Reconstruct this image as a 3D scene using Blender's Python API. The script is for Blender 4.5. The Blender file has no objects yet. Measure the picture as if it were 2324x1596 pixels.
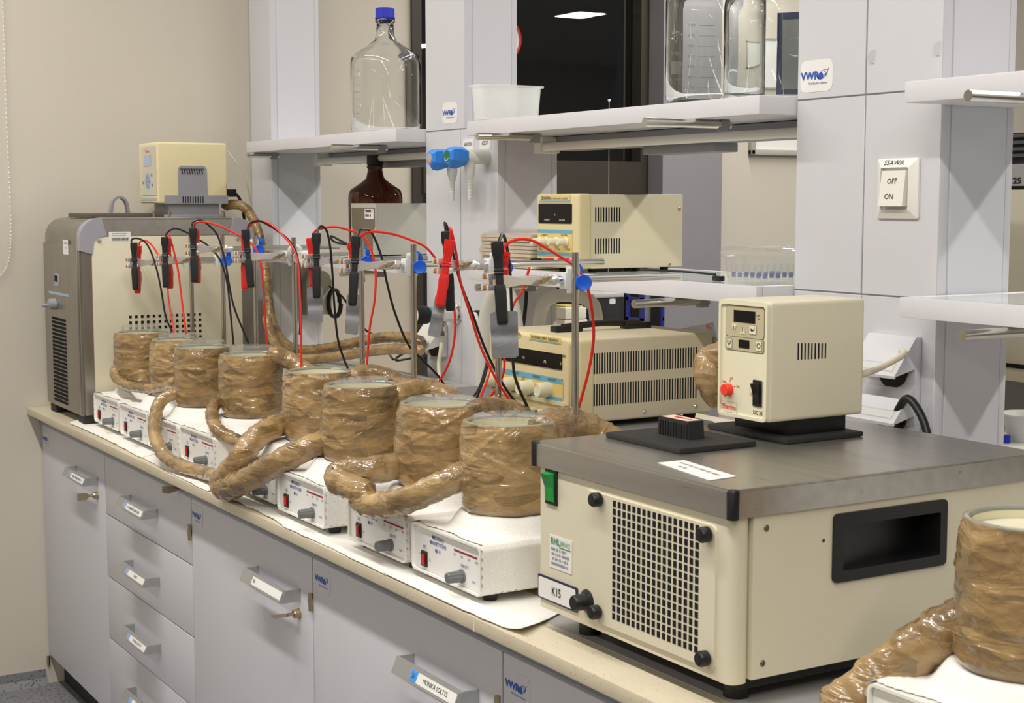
import bpy, bmesh, math, random
from mathutils import Vector, Matrix, noise
PI = math.pi
SC = bpy.context.scene
COL = SC.collection
# ------------------------------------------------------------------ camera
F_PX, CXP, CYP = 3473.948, 1162.0, 798.0            # focal length and centre in a 2324 x 1596 frame
YAW, PITCH, ROLL = -1.03124351, 0.0973318941, 0.000428
CAM = Vector((4.566, -1.10, 1.44))
_f = Vector((math.sin(YAW) * math.cos(PITCH), math.cos(YAW) * math.cos(PITCH), -math.sin(PITCH)))
_r = Vector((math.cos(YAW), -math.sin(YAW), 0.0))
_d = _f.cross(_r)
RGT = math.cos(ROLL) * _r + math.sin(ROLL) * _d
DWN = -math.sin(ROLL) * _r + math.cos(ROLL) * _d
FWD = _f
cam_data = bpy.data.cameras.new('camera')
cam = bpy.data.objects.new('camera', cam_data)
COL.objects.link(cam)
mw = Matrix((RGT, -DWN, -FWD)).transposed().to_4x4()
mw.translation = CAM
cam.matrix_world = mw
cam_data.sensor_fit = 'HORIZONTAL'
cam_data.sensor_width = 36.0
cam_data.lens = F_PX / 2324.0 * 36.0
cam_data.clip_start = 0.05
cam_data.clip_end = 60
cam_data.dof.use_dof = True
cam_data.dof.focus_distance = 2.9
cam_data.dof.aperture_fstop = 16.0
SC.camera = cam
# ------------------------------------------------------------------ world, lights, exposure
world = bpy.data.worlds.new('world')
SC.world = world
world.use_nodes = True
world.node_tree.nodes['Background'].inputs[0].default_value = (0.0055, 0.0055, 0.0055, 1)
world.node_tree.nodes['Background'].inputs[1].default_value = 1.0
SC.view_settings.view_transform = 'Standard'
SC.view_settings.look = 'None'
SC.view_settings.gamma = 1.0
SC.view_settings.use_curve_mapping = False
SC.view_settings.exposure = 0.30
CEIL = 3.05
SC.cycles.max_bounces = 14
SC.cycles.transparent_max_bounces = 40
SC.cycles.transmission_bounces = 12


def tube_light(x, y, z, power, lx=1.35, ly=0.10, col=(1.0, 0.962, 0.90)):
    l = bpy.data.lights.new('ceiling_tube', 'AREA')
    l.shape = 'RECTANGLE'
    l.size = lx
    l.size_y = ly
    l.energy = power
    l.color = col
    o = bpy.data.objects.new('ceiling_tube', l)
    o.location = (x, y, z)
    COL.objects.link(o)
    return o


for lx_ in (0.85, 2.40, 3.95, 5.50):                  # the row of tubes over the aisle in front of the bench
    tube_light(lx_, -0.81, 3.0, 23)
for lx_ in (0.85, 2.40, 3.95, 5.50):                  # the row over the aisle behind the rack
    tube_light(lx_, 2.33, 3.0, 26)
for lx_, ly_ in ((2.2, 6.1), (6.25, 6.1), (9.2, 6.1)):  # square fittings over the far aisle of the room
    tube_light(lx_, ly_, 3.0, 20, 0.38, 0.28)
for lx_ in (2.4, 5.5):
    tube_light(lx_, -3.0, 3.0, 22)


# ------------------------------------------------------------------ pixels to places
def ray(px, py):
    return RGT * ((px - CXP) / F_PX) + DWN * ((py - CYP) / F_PX) + FWD


def PX(px, py, x):
    d = ray(px, py)
    return CAM + d * ((x - CAM.x) / d.x)


def PY(px, py, y):
    d = ray(px, py)
    return CAM + d * ((y - CAM.y) / d.y)


def PZ(px, py, z):
    d = ray(px, py)
    return CAM + d * ((z - CAM.z) / d.z)


def PD(px, py, dep):
    return CAM + ray(px, py) * dep


def depth(p):
    return (Vector(p) - CAM).dot(FWD)


# ------------------------------------------------------------------ materials
def lin(c):
    c = c / 255.0
    return c / 12.92 if c <= 0.04045 else ((c + 0.055) / 1.055) ** 2.4


def rgb(r, g, b):
    return (lin(r), lin(g), lin(b), 1.0)


MATS = {}


def nd(nt, kind, **kw):
    n = nt.nodes.new(kind)
    for k, v in kw.items():
        setattr(n, k, v)
    return n


def base(name):
    m = bpy.data.materials.new(name)
    m.use_nodes = True
    nt = m.node_tree
    b = nt.nodes['Principled BSDF']
    MATS[name] = m
    return m, nt, b


def mat(name, col, rough=0.5, metal=0.0, var=0.06, vscale=6.0, bump=0.0, bscale=80.0, trans=0.0, ior=1.46,
        coat=0.0, stretch=(1, 1, 1), emit=0.0, spec=0.5, stain=None):
    """plain procedural surface: a colour with soft noise variation, roughness noise and a fine relief"""
    m, nt, b = base(name)
    tc = nd(nt, 'ShaderNodeTexCoord')
    mp = nd(nt, 'ShaderNodeMapping')
    mp.inputs['Scale'].default_value = stretch
    nt.links.new(tc.outputs['Object'], mp.inputs[0])
    nz = nd(nt, 'ShaderNodeTexNoise')
    nz.inputs['Scale'].default_value = vscale
    nz.inputs['Detail'].default_value = 4
    nt.links.new(mp.outputs[0], nz.inputs[0])
    rp = nd(nt, 'ShaderNodeValToRGB')
    rp.color_ramp.elements[0].position = 0.3
    rp.color_ramp.elements[1].position = 0.7
    rp.color_ramp.elements[0].color = tuple(c * (1 - var) for c in col[:3]) + (1,)
    rp.color_ramp.elements[1].color = tuple(min(1, c * (1 + var)) for c in col[:3]) + (1,)
    nt.links.new(nz.outputs['Fac'], rp.inputs[0])
    out = rp.outputs[0]
    if stain:
        n2 = nd(nt, 'ShaderNodeTexNoise')
        n2.inputs['Scale'].default_value = stain[1]
        nt.links.new(mp.outputs[0], n2.inputs[0])
        r2 = nd(nt, 'ShaderNodeValToRGB')
        r2.color_ramp.elements[0].position = stain[2]
        r2.color_ramp.elements[1].position = stain[2] + 0.06
        nt.links.new(n2.outputs['Fac'], r2.inputs[0])
        mx = nd(nt, 'ShaderNodeMix', data_type='RGBA')
        nt.links.new(r2.outputs[0], mx.inputs[0])
        nt.links.new(out, mx.inputs[6])
        mx.inputs[7].default_value = stain[0]
        out = mx.outputs[2]
    nt.links.new(out, b.inputs['Base Color'])
    b.inputs['Roughness'].default_value = rough
    b.inputs['Metallic'].default_value = metal
    b.inputs['Transmission Weight'].default_value = trans
    b.inputs['IOR'].default_value = ior
    b.inputs['Coat Weight'].default_value = coat
    b.inputs['Coat Roughness'].default_value = 0.08
    b.inputs['Specular IOR Level'].default_value = spec
    if emit:
        b.inputs['Emission Color'].default_value = col
        b.inputs['Emission Strength'].default_value = emit
    if bump:
        n3 = nd(nt, 'ShaderNodeTexNoise')
        n3.inputs['Scale'].default_value = bscale
        n3.inputs['Detail'].default_value = 3
        nt.links.new(mp.outputs[0], n3.inputs[0])
        bp = nd(nt, 'ShaderNodeBump')
        bp.inputs['Strength'].default_value = bump
        bp.inputs['Distance'].default_value = 0.002
        nt.links.new(n3.outputs['Fac'], bp.inputs['Height'])
        nt.links.new(bp.outputs[0], b.inputs['Normal'])
    return m


def tape_material(name, light, dark, seed):
    """brown packing tape over kraft paper: overlapping patches, glossy film, crumpled relief"""
    m, nt, b = base(name)
    tc = nd(nt, 'ShaderNodeTexCoord')
    mp = nd(nt, 'ShaderNodeMapping')
    mp.inputs['Location'].default_value = (seed * 1.7, seed * 0.9, seed * 2.3)
    nt.links.new(tc.outputs['Object'], mp.inputs[0])
    v = nd(nt, 'ShaderNodeTexVoronoi')
    v.inputs['Scale'].default_value = 26
    mp2 = nd(nt, 'ShaderNodeMapping')
    mp2.inputs['Scale'].default_value = (0.75, 0.75, 2.4)
    mp2.inputs['Rotation'].default_value = (0.5, 0.3, 0)
    nt.links.new(mp.outputs[0], mp2.inputs[0])
    nt.links.new(mp2.outputs[0], v.inputs['Vector'])
    bw = nd(nt, 'ShaderNodeRGBToBW')
    nt.links.new(v.outputs['Color'], bw.inputs[0])
    nz = nd(nt, 'ShaderNodeTexNoise')
    nz.inputs['Scale'].default_value = 12
    nz.inputs['Detail'].default_value = 4
    nz.inputs['Roughness'].default_value = 0.6
    nz.inputs['Distortion'].default_value = 0.6
    nt.links.new(mp.outputs[0], nz.inputs[0])
    ad = nd(nt, 'ShaderNodeMath', operation='MULTIPLY_ADD')
    nt.links.new(bw.outputs[0], ad.inputs[0])
    ad.inputs[1].default_value = 0.42
    nt.links.new(nz.outputs['Fac'], ad.inputs[2])
    rp = nd(nt, 'ShaderNodeValToRGB')
    e = rp.color_ramp.elements
    e[0].position, e[0].color = 0.40, dark
    e[1].position, e[1].color = 0.95, light
    mid = e.new(0.66)
    mid.color = tuple(0.5 * (p + q) for p, q in zip(light, dark))
    nt.links.new(ad.outputs[0], rp.inputs[0])
    nt.links.new(rp.outputs[0], b.inputs['Base Color'])
    b.inputs['Roughness'].default_value = 0.42
    b.inputs['Coat Weight'].default_value = 1.0
    b.inputs['Coat Roughness'].default_value = 0.045
    b.inputs['Coat IOR'].default_value = 1.5
    # crumples: soft folds of the paper below, sharp creases of the film above
    w = nd(nt, 'ShaderNodeTexNoise')
    w.inputs['Scale'].default_value = 10
    w.inputs['Detail'].default_value = 3
    w.inputs['Roughness'].default_value = 0.5
    w.inputs['Distortion'].default_value = 1.6
    nt.links.new(mp2.outputs[0], w.inputs[0])
    cr = nd(nt, 'ShaderNodeTexNoise')
    cr.inputs['Scale'].default_value = 27
    cr.inputs['Detail'].default_value = 2
    cr.inputs['Distortion'].default_value = 1.0
    nt.links.new(mp.outputs[0], cr.inputs[0])
    sb = nd(nt, 'ShaderNodeMath', operation='SUBTRACT')
    nt.links.new(cr.outputs['Fac'], sb.inputs[0])
    sb.inputs[1].default_value = 0.5
    ab = nd(nt, 'ShaderNodeMath', operation='ABSOLUTE')
    nt.links.new(sb.outputs[0], ab.inputs[0])
    mn = nd(nt, 'ShaderNodeMath', operation='MINIMUM')
    nt.links.new(ab.outputs[0], mn.inputs[0])
    mn.inputs[1].default_value = 0.035
    h = nd(nt, 'ShaderNodeMath', operation='MULTIPLY_ADD')
    nt.links.new(mn.outputs[0], h.inputs[0])
    h.inputs[1].default_value = -1.3
    fv = nd(nt, 'ShaderNodeTexVoronoi')
    fv.inputs['Scale'].default_value = 29
    nt.links.new(mp2.outputs[0], fv.inputs['Vector'])
    fa = nd(nt, 'ShaderNodeMath', operation='MULTIPLY_ADD')
    nt.links.new(fv.outputs['Distance'], fa.inputs[0])
    fa.inputs[1].default_value = 0.34
    nt.links.new(w.outputs['Fac'], fa.inputs[2])
    nt.links.new(fa.outputs[0], h.inputs[2])
    bp = nd(nt, 'ShaderNodeBump')
    bp.inputs['Strength'].default_value = 0.85
    bp.inputs['Distance'].default_value = 0.008
    nt.links.new(h.outputs[0], bp.inputs['Height'])
    nt.links.new(bp.outputs[0], b.inputs['Normal'])
    nt.links.new(bp.outputs[0], b.inputs['Coat Normal'])
    return m


def thin_clear(name, tint=(1, 1, 1, 1), gloss=0.05, rough=0.04, haze=0.05):
    """thin clear film or dish wall: lets light straight through, mirrors a little"""
    m, nt, b = base(name)
    nt.nodes.remove(b)
    out = nt.nodes['Material Output']
    t = nd(nt, 'ShaderNodeBsdfTransparent')
    t.inputs[0].default_value = tint
    g = nd(nt, 'ShaderNodeBsdfGlossy')
    g.inputs['Roughness'].default_value = rough
    lw = nd(nt, 'ShaderNodeLayerWeight')
    lw.inputs[0].default_value = 0.5
    pw = nd(nt, 'ShaderNodeMath', operation='POWER')
    pw.inputs[1].default_value = 2.6
    nt.links.new(lw.outputs['Facing'], pw.inputs[0])
    ad = nd(nt, 'ShaderNodeMath', operation='MULTIPLY_ADD')
    ad.inputs[1].default_value = 0.5
    ad.inputs[2].default_value = gloss
    nt.links.new(pw.outputs[0], ad.inputs[0])
    mx = nd(nt, 'ShaderNodeMixShader')
    nt.links.new(ad.outputs[0], mx.inputs[0])
    nt.links.new(t.outputs[0], mx.inputs[1])
    nt.links.new(g.outputs[0], mx.inputs[2])
    df = nd(nt, 'ShaderNodeBsdfDiffuse')
    df.inputs[0].default_value = (0.9, 0.9, 0.9, 1)
    m2 = nd(nt, 'ShaderNodeMixShader')
    m2.inputs[0].default_value = haze
    nt.links.new(mx.outputs[0], m2.inputs[1])
    nt.links.new(df.outputs[0], m2.inputs[2])
    nt.links.new(m2.outputs[0], out.inputs[0])
    return m


def milky(name, col, clear=0.35):
    """milky plastic: partly lets light straight through, partly scatters it"""
    m, nt, b = base(name)
    out = nt.nodes['Material Output']
    b.inputs['Base Color'].default_value = col
    b.inputs['Roughness'].default_value = 0.3
    tl = nd(nt, 'ShaderNodeBsdfTranslucent')
    tl.inputs[0].default_value = col
    t = nd(nt, 'ShaderNodeBsdfTransparent')
    m1 = nd(nt, 'ShaderNodeMixShader')
    m1.inputs[0].default_value = 0.45
    nt.links.new(b.outputs[0], m1.inputs[1])
    nt.links.new(tl.outputs[0], m1.inputs[2])
    m2 = nd(nt, 'ShaderNodeMixShader')
    m2.inputs[0].default_value = clear
    nt.links.new(m1.outputs[0], m2.inputs[1])
    nt.links.new(t.outputs[0], m2.inputs[2])
    nt.links.new(m2.outputs[0], out.inputs[0])
    return m


def speckle(name, col, spots, scale, amount, rough=0.45, col2=None):
    """composite stone or vinyl: body colour, soft clouding, scattered specks"""
    m, nt, b = base(name)
    tc = nd(nt, 'ShaderNodeTexCoord')
    nz = nd(nt, 'ShaderNodeTexNoise')
    nz.inputs['Scale'].default_value = 9
    nz.inputs['Detail'].default_value = 5
    nt.links.new(tc.outputs['Object'], nz.inputs[0])
    rp = nd(nt, 'ShaderNodeValToRGB')
    rp.color_ramp.elements[0].color = tuple(c * 0.9 for c in col[:3]) + (1,)
    rp.color_ramp.elements[1].color = col2 or col
    nt.links.new(nz.outputs['Fac'], rp.inputs[0])
    v = nd(nt, 'ShaderNodeTexVoronoi')
    v.inputs['Scale'].default_value = scale
    nt.links.new(tc.outputs['Object'], v.inputs['Vector'])
    r2 = nd(nt, 'ShaderNodeValToRGB')
    r2.color_ramp.elements[0].position = amount
    r2.color_ramp.elements[0].color = (1, 1, 1, 1)
    r2.color_ramp.elements[1].position = amount + 0.05
    r2.color_ramp.elements[1].color = (0, 0, 0, 1)
    nt.links.new(v.outputs['Distance'], r2.inputs[0])
    mx = nd(nt, 'ShaderNodeMix', data_type='RGBA')
    nt.links.new(r2.outputs[0], mx.inputs[0])
    nt.links.new(rp.outputs[0], mx.inputs[6])
    mx.inputs[7].default_value = spots
    nt.links.new(mx.outputs[2], b.inputs['Base Color'])
    b.inputs['Roughness'].default_value = rough
    return m


def lace_material(name):
    """white embossed lace cloth: rings of relief and small eyelets"""
    m, nt, b = base(name)
    tc = nd(nt, 'ShaderNodeTexCoord')
    v = nd(nt, 'ShaderNodeTexVoronoi')
    v.inputs['Scale'].default_value = 100
    nt.links.new(tc.outputs['Object'], v.inputs['Vector'])
    sn = nd(nt, 'ShaderNodeMath', operation='SINE')
    ml = nd(nt, 'ShaderNodeMath', operation='MULTIPLY')
    ml.inputs[1].default_value = 22
    nt.links.new(v.outputs['Distance'], ml.inputs[0])
    nt.links.new(ml.outputs[0], sn.inputs[0])
    rp = nd(nt, 'ShaderNodeValToRGB')
    rp.color_ramp.elements[0].position = 0.0
    rp.color_ramp.elements[0].color = rgb(232, 230, 225)
    rp.color_ramp.elements[1].position = 0.55
    rp.color_ramp.elements[1].color = rgb(238, 236, 231)
    nt.links.new(sn.outputs[0], rp.inputs[0])
    nt.links.new(rp.outputs[0], b.inputs['Base Color'])
    b.inputs['Roughness'].default_value = 0.85
    bp = nd(nt, 'ShaderNodeBump')
    bp.inputs['Strength'].default_value = 0.16
    bp.inputs['Distance'].default_value = 0.0010
    nt.links.new(sn.outputs[0], bp.inputs['Height'])
    nt.links.new(bp.outputs[0], b.inputs['Normal'])
    return m


WALL = mat('wall_paint', rgb(206, 199, 186), 0.85, var=0.02, vscale=2, bump=0.15, bscale=350)
CEILM = mat('ceiling_paint', rgb(225, 222, 214), 0.9, var=0.02)
FLOORM = speckle('floor_vinyl', rgb(120, 120, 126), rgb(82, 82, 90), 90, 0.28, 0.5, rgb(136, 135, 140))
LAM = mat('grey_white_laminate', rgb(208, 208, 214), 0.42, var=0.015, vscale=3, bump=0.05, bscale=500)
LAMD = mat('door_laminate', rgb(205, 205, 212), 0.45, var=0.015, vscale=3, bump=0.06, bscale=500)
ALU = mat('anodised_profile', rgb(196, 199, 206), 0.4, 0.35, var=0.02)
SHELFM = mat('shelf_laminate', rgb(217, 216, 221), 0.4, var=0.015)
RAILG = mat('grey_rail', rgb(150, 153, 160), 0.45, 0.3, var=0.03)
STONE = speckle('beige_stone', rgb(208, 196, 170), rgb(150, 134, 108), 170, 0.11, 0.4, rgb(220, 210, 186))
BENCHG = mat('grey_bench_top', rgb(176, 174, 172), 0.45, var=0.04, vscale=5)
STEEL = mat('brushed_steel', rgb(188, 185, 179), 0.30, 0.9, var=0.08, vscale=5, stretch=(1, 12, 12), bump=0.05, bscale=60, stain=(rgb(150, 136, 108), 7, 0.70))
STEELV = mat('brushed_steel_upright', rgb(158, 154, 145), 0.36, 0.85, var=0.10, vscale=5, stretch=(14, 14, 1), bump=0.05, bscale=60)
CHROME = mat('polished_chrome', rgb(228, 226, 222), 0.12, 1.0, var=0.03, vscale=12)
RODM = mat('nickel_rod', rgb(196, 192, 184), 0.22, 1.0, var=0.08, vscale=6, stretch=(4, 4, 1))
ALUP = mat('polished_aluminium', rgb(240, 238, 236), 0.2, 0.72, var=0.04, vscale=20, bump=0.08, bscale=45)
BRASS = mat('nickel_brass', rgb(186, 172, 142), 0.3, 0.95, var=0.06)
CORK = mat('cork_pad', rgb(158, 100, 48), 0.8, var=0.15, vscale=120)
BOSSW = mat('grey_white_boss', rgb(214, 216, 212), 0.4, var=0.03)
BLUEK = mat('blue_plastic', rgb(24, 92, 214), 0.35, var=0.05)
BLUEV = mat('bright_blue_plastic', rgb(58, 140, 238), 0.4, var=0.04)
CAPB = mat('blue_screw_cap', rgb(38, 52, 196), 0.4, var=0.05)
BLACK = mat('black_plastic', rgb(24, 24, 25), 0.4, var=0.1)
BLACKM = mat('black_matte', rgb(40, 39, 39), 0.7, var=0.1, bump=0.2, bscale=250)
DARKHOLE = mat('dark_opening', rgb(10, 10, 11), 0.9, var=0.05)
RED = mat('red_insulation', rgb(226, 42, 28), 0.35, var=0.05)
REDJ = mat('red_jaw_plastic', rgb(206, 36, 28), 0.32, var=0.05)
WHITEP = mat('white_plastic', rgb(232, 230, 224), 0.4, var=0.015)
WHITEM = mat('white_enamel', rgb(236, 234, 228), 0.35, var=0.015)
CREAM = mat('cream_enamel', rgb(221, 214, 190), 0.42, var=0.02, bump=0.05, bscale=400)
CREAMD = mat('yellowed_cream_plastic', rgb(222, 208, 164), 0.42, var=0.03)
CREAMP = mat('pale_cream_plastic', rgb(228, 222, 194), 0.4, var=0.02)
CREAMB = mat('cream_beige_sheet', rgb(210, 200, 172), 0.42, var=0.02, bump=0.06, bscale=400)
GREYB = mat('grey_instrument_sheet', rgb(178, 176, 166), 0.45, var=0.02)
GREYP = mat('mid_grey_plastic', rgb(150, 150, 156), 0.45, var=0.03)
GREYD = mat('dark_grey_case', rgb(128, 128, 128), 0.45, 0.2, var=0.04)
LAVG = mat('lavender_grey_cap', rgb(160, 158, 168), 0.4, var=0.03)
KNOBG = mat('grey_knob', rgb(112, 114, 116), 0.4, var=0.05)
PAPER = mat('white_paper', rgb(240, 238, 232), 0.8, var=0.02, bump=0.2, bscale=120)
LABELW = mat('label_white', rgb(234, 233, 230), 0.6, var=0.01)
INKB = mat('blue_ink', rgb(62, 76, 142), 0.6, var=0.02)
INKV = mat('logo_blue', rgb(36, 84, 178), 0.5, var=0.02)
INKK = mat('black_ink', rgb(36, 36, 40), 0.6, var=0.02)
INKG = mat('grey_ink', rgb(150, 150, 156), 0.6, var=0.02)
INKR = mat('red_ink', rgb(150, 32, 36), 0.6, var=0.02)
INKT = mat('logo_red', rgb(226, 72, 60), 0.6, var=0.02)
INKGR = mat('green_ink', rgb(84, 150, 92), 0.6, var=0.02)
INKW = mat('white_print', rgb(226, 228, 226), 0.6, var=0.01)
TAGPALE = mat('tag_pale_blue', rgb(146, 172, 210), 0.5, var=0.02)
TAGBLUE = mat('tag_blue', rgb(72, 152, 232), 0.5, var=0.02)
PSYEL = mat('panel_yellow', rgb(226, 202, 126), 0.5, var=0.02)
PSBLUE = mat('panel_blue', rgb(112, 170, 196), 0.5, var=0.02)
SCREEN = mat('dark_display', rgb(16, 13, 14), 0.3, var=0.05, spec=0.25)
LCD = mat('pale_lcd', rgb(176, 186, 216), 0.3, var=0.03)
REDSW = mat('red_rocker', rgb(188, 26, 16), 0.3, var=0.05, emit=0.06)
GREENSW = mat('green_rocker', rgb(16, 150, 62), 0.3, var=0.05)
REDKN = mat('red_dial', rgb(238, 62, 40), 0.4, var=0.04)
PLATE = mat('zinc_electrode', rgb(128, 128, 131), 0.55, 0.35, var=0.14, vscale=40, bump=0.25, bscale=220)
GLASS = mat('bottle_glass', (0.97, 0.985, 0.98, 1), 0.0, var=0.0, trans=1.0, ior=1.47)
AMBER = mat('amber_glass', (0.20, 0.055, 0.008, 1), 0.03, var=0.1, trans=0.85, ior=1.48)
RIMG = mat('thick_glass_rim', (0.86, 0.92, 0.80, 1), 0.05, var=0.02, trans=0.75, ior=1.46)
PANE = mat('night_window_glass', (0.9, 0.92, 0.95, 1), 0.0, var=0.0, trans=1.0, ior=1.5)
SHGLASS = mat('shelf_glass', (0.84, 0.90, 0.88, 1), 0.04, var=0.01, trans=0.35, ior=1.5)
CLEARP = thin_clear('clear_plastic', (0.985, 0.99, 0.99, 1))
FILM = thin_clear('clear_film', (0.98, 0.98, 0.98, 1), 0.03, 0.12)
YELP = thin_clear('yellow_clear_plastic', (0.985, 0.97, 0.80, 1))
MILK = milky('milky_plastic', (0.86, 0.87, 0.85, 1), 0.55)
SILI = milky('silicone_tube', (0.90, 0.89, 0.84, 1), 0.06)
VESSELIN = mat('pale_vessel_liner', rgb(214, 208, 178), 0.35, var=0.03)
WAXY = mat('milky_contents', rgb(226, 220, 196), 0.3, var=0.03)
FRAMEW = mat('brown_window_frame', rgb(58, 52, 44), 0.5, var=0.06)
GREYWALL = mat('grey_pillar_paint', rgb(140, 138, 142), 0.7, var=0.03)
TOWEL = mat('recycled_towel', rgb(208, 192, 168), 0.9, var=0.06, vscale=30)
CABLEW = mat('cream_cable', rgb(214, 204, 182), 0.45, var=0.03)
STONEB = mat('foam_block', rgb(236, 232, 222), 0.8, var=0.03)
RACKB = mat('royal_blue_rack', rgb(36, 44, 140), 0.45, var=0.05)
LACE = lace_material('white_lace')
TAPES = [tape_material('packing_tape_%s' % n, l, d, s) for n, l, d, s in (
    ('tan', rgb(178, 145, 95), rgb(92, 70, 36), 1.0), ('honey', rgb(184, 152, 102), rgb(98, 76, 40), 4.0),
    ('umber', rgb(172, 140, 90), rgb(88, 66, 34), 7.5))]


# ------------------------------------------------------------------ mesh helpers
class G:
    """collects shapes for ONE mesh object"""

    def __init__(s):
        s.v, s.f = [], []

    def add(s, vs, fs):
        o = len(s.v)
        s.v += [tuple(p) for p in vs]
        s.f += [tuple(o + i for i in f) for f in fs]
        return s

    def box(s, x0, x1, y0, y1, z0, z1):
        v = [(x, y, z) for z in (z0, z1) for y in (y0, y1) for x in (x0, x1)]
        return s.add(v, [(0, 2, 3, 1), (4, 5, 7, 6), (0, 1, 5, 4), (2, 6, 7, 3), (0, 4, 6, 2), (1, 3, 7, 5)])

    def bev(s, x0, x1, y0, y1, z0, z1, r=0.003, seg=2):
        bm = bmesh.new()
        bmesh.ops.create_cube(bm, size=1.0)
        for v in bm.verts:
            v.co = Vector(((x0 + x1) / 2 + v.co.x * (x1 - x0), (y0 + y1) / 2 + v.co.y * (y1 - y0), (z0 + z1) / 2 + v.co.z * (z1 - z0)))
        bmesh.ops.bevel(bm, geom=bm.edges[:], offset=r, segments=seg, profile=0.6, affect='EDGES')
        bm.verts.index_update()
        s.add([v.co for v in bm.verts], [[v.index for v in f.verts] for f in bm.faces])
        bm.free()
        return s

    def prism(s, poly, axis, a0, a1):
        """poly in the two other axes (cyclic order kept), extruded along axis"""
        def mk(p, a):
            return {'x': (a, p[0], p[1]), 'y': (p[0], a, p[1]), 'z': (p[0], p[1], a)}[axis]
        n = len(poly)
        v = [mk(p, a0) for p in poly] + [mk(p, a1) for p in poly]
        return s.add(v, [tuple(range(n)), tuple(range(2 * n - 1, n - 1, -1))] + [(i, n + i, n + (i + 1) % n, (i + 1) % n) for i in range(n)])

    def cyl(s, p0, p1, r0, r1=None, n=20, caps=True):
        return s.lathe([(r0, 0.0), (r0 if r1 is None else r1, (Vector(p1) - Vector(p0)).length)], p0, n, Vector(p1) - Vector(p0), caps)

    def lathe(s, prof, c, n=32, d=(0, 0, 1), caps=False, squash=None):
        c = Vector(c)
        d = Vector(d).normalized()
        a = d.orthogonal().normalized()
        if abs(d.z) > 0.99:
            a = Vector((1, 0, 0))
        b = d.cross(a)
        v = []
        for r, h in prof:
            for i in range(n):
                t = 2 * PI * i / n
                v.append(c + d * h + (a * math.cos(t) + b * math.sin(t)) * r)
        f = []
        m = len(prof)
        for j in range(m - 1):
            for i in range(n):
                k = (i + 1) % n
                f.append((j * n + i, j * n + k, (j + 1) * n + k, (j + 1) * n + i))
        if caps:
            f.append(tuple(range(n - 1, -1, -1)))
            f.append(tuple((m - 1) * n + i for i in range(n)))
        return s.add(v, f)

    def tube(s, pts, r, n=10, caps=True, wob=None):
        pts = [Vector(p) for p in pts]
        m = len(pts)
        up = Vector((0.13, 0.21, 0.97)).normalized()
        v = []
        prev = None
        for j, p in enumerate(pts):
            t = (pts[min(j + 1, m - 1)] - pts[max(j - 1, 0)])
            if t.length < 1e-9:
                t = Vector((0, 0, 1))
            t.normalize()
            a = prev if prev is not None else t.cross(up)
            a = a - t * a.dot(t)
            if a.length < 1e-6:
                a = t.orthogonal()
            a.normalize()
            prev = a
            b = t.cross(a)
            rr = r(j / (m - 1)) if callable(r) else r
            for i in range(n):
                q = 2 * PI * i / n
                k = rr * (wob(j, q, p) if wob else 1.0)
                v.append(p + (a * math.cos(q) + b * math.sin(q)) * k)
        f = [(j * n + i, j * n + (i + 1) % n, (j + 1) * n + (i + 1) % n, (j + 1) * n + i) for j in range(m - 1) for i in range(n)]
        if caps:
            f += [tuple(range(n - 1, -1, -1)), tuple((m - 1) * n + i for i in range(n))]
        return s.add(v, f)

    def loft(s, secs, R, D):
        """secs: (centre, half width along R, half depth along D); chamfered rectangles joined up"""
        v = []
        for c, w, h in secs:
            k = min(w, h) * 0.30
            for x, y in ((w - k, h), (w, h - k), (w, -h + k), (w - k, -h), (-w + k, -h), (-w, -h + k), (-w, h - k), (-w + k, h)):
                v.append(Vector(c) + R * x + D * y)
        m = len(secs)
        f = [tuple(range(7, -1, -1)), tuple((m - 1) * 8 + i for i in range(8))]
        for j in range(m - 1):
            for i in range(8):
                f.append((j * 8 + i, j * 8 + (i + 1) % 8, (j + 1) * 8 + (i + 1) % 8, (j + 1) * 8 + i))
        return s.add(v, f)

    def grid(s, fn, nu, nv, thick=None):
        v = [fn(i / nu, j / nv) for j in range(nv + 1) for i in range(nu + 1)]
        w = nu + 1
        return s.add(v, [(j * w + i, j * w + i + 1, (j + 1) * w + i + 1, (j + 1) * w + i) for j in range(nv) for i in range(nu)])

    def ball(s, c, r, n=12):
        return s.lathe([(max(1e-4, r * math.sin(PI * k / 8)), -r * math.cos(PI * k / 8)) for k in range(9)], c, n)


def rrect(x0, x1, y0, y1, r, seg=4):
    p = []
    for cx, cy, a in ((x1 - r, y1 - r, 0), (x0 + r, y1 - r, 90), (x0 + r, y0 + r, 180), (x1 - r, y0 + r, 270)):
        for k in range(seg + 1):
            t = math.radians(a + 90 * k / seg)
            p.append((cx + r * math.cos(t), cy + r * math.sin(t)))
    return p


def curve(pts, k=8):
    """Catmull-Rom through the points"""
    pts = [Vector(p) for p in pts]
    q = [2 * pts[0] - pts[1]] + pts + [2 * pts[-1] - pts[-2]]
    out = []
    for i in range(1, len(q) - 2):
        a, b, c, d = q[i - 1], q[i], q[i + 1], q[i + 2]
        for j in range(k):
            t = j / k
            out.append(0.5 * ((2 * b) + (c - a) * t + (2 * a - 5 * b + 4 * c - d) * t * t + (3 * b - a - 3 * c + d) * t ** 3))
    out.append(pts[-1])
    return out


ORG = {}


def mesh_of(g, name, org=(0, 0, 0), sm=38):
    o = Vector(org)
    me = bpy.data.meshes.new(name)
    me.from_pydata([Vector(p) - o for p in g.v], [], g.f)
    bm = bmesh.new()
    bm.from_mesh(me)
    bmesh.ops.recalc_face_normals(bm, faces=bm.faces[:])
    bm.to_mesh(me)
    bm.free()
    if sm:
        me.polygons.foreach_set('use_smooth', [True] * len(me.polygons))
        me.set_sharp_from_angle(angle=math.radians(sm))
    me.update()
    return me


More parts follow.
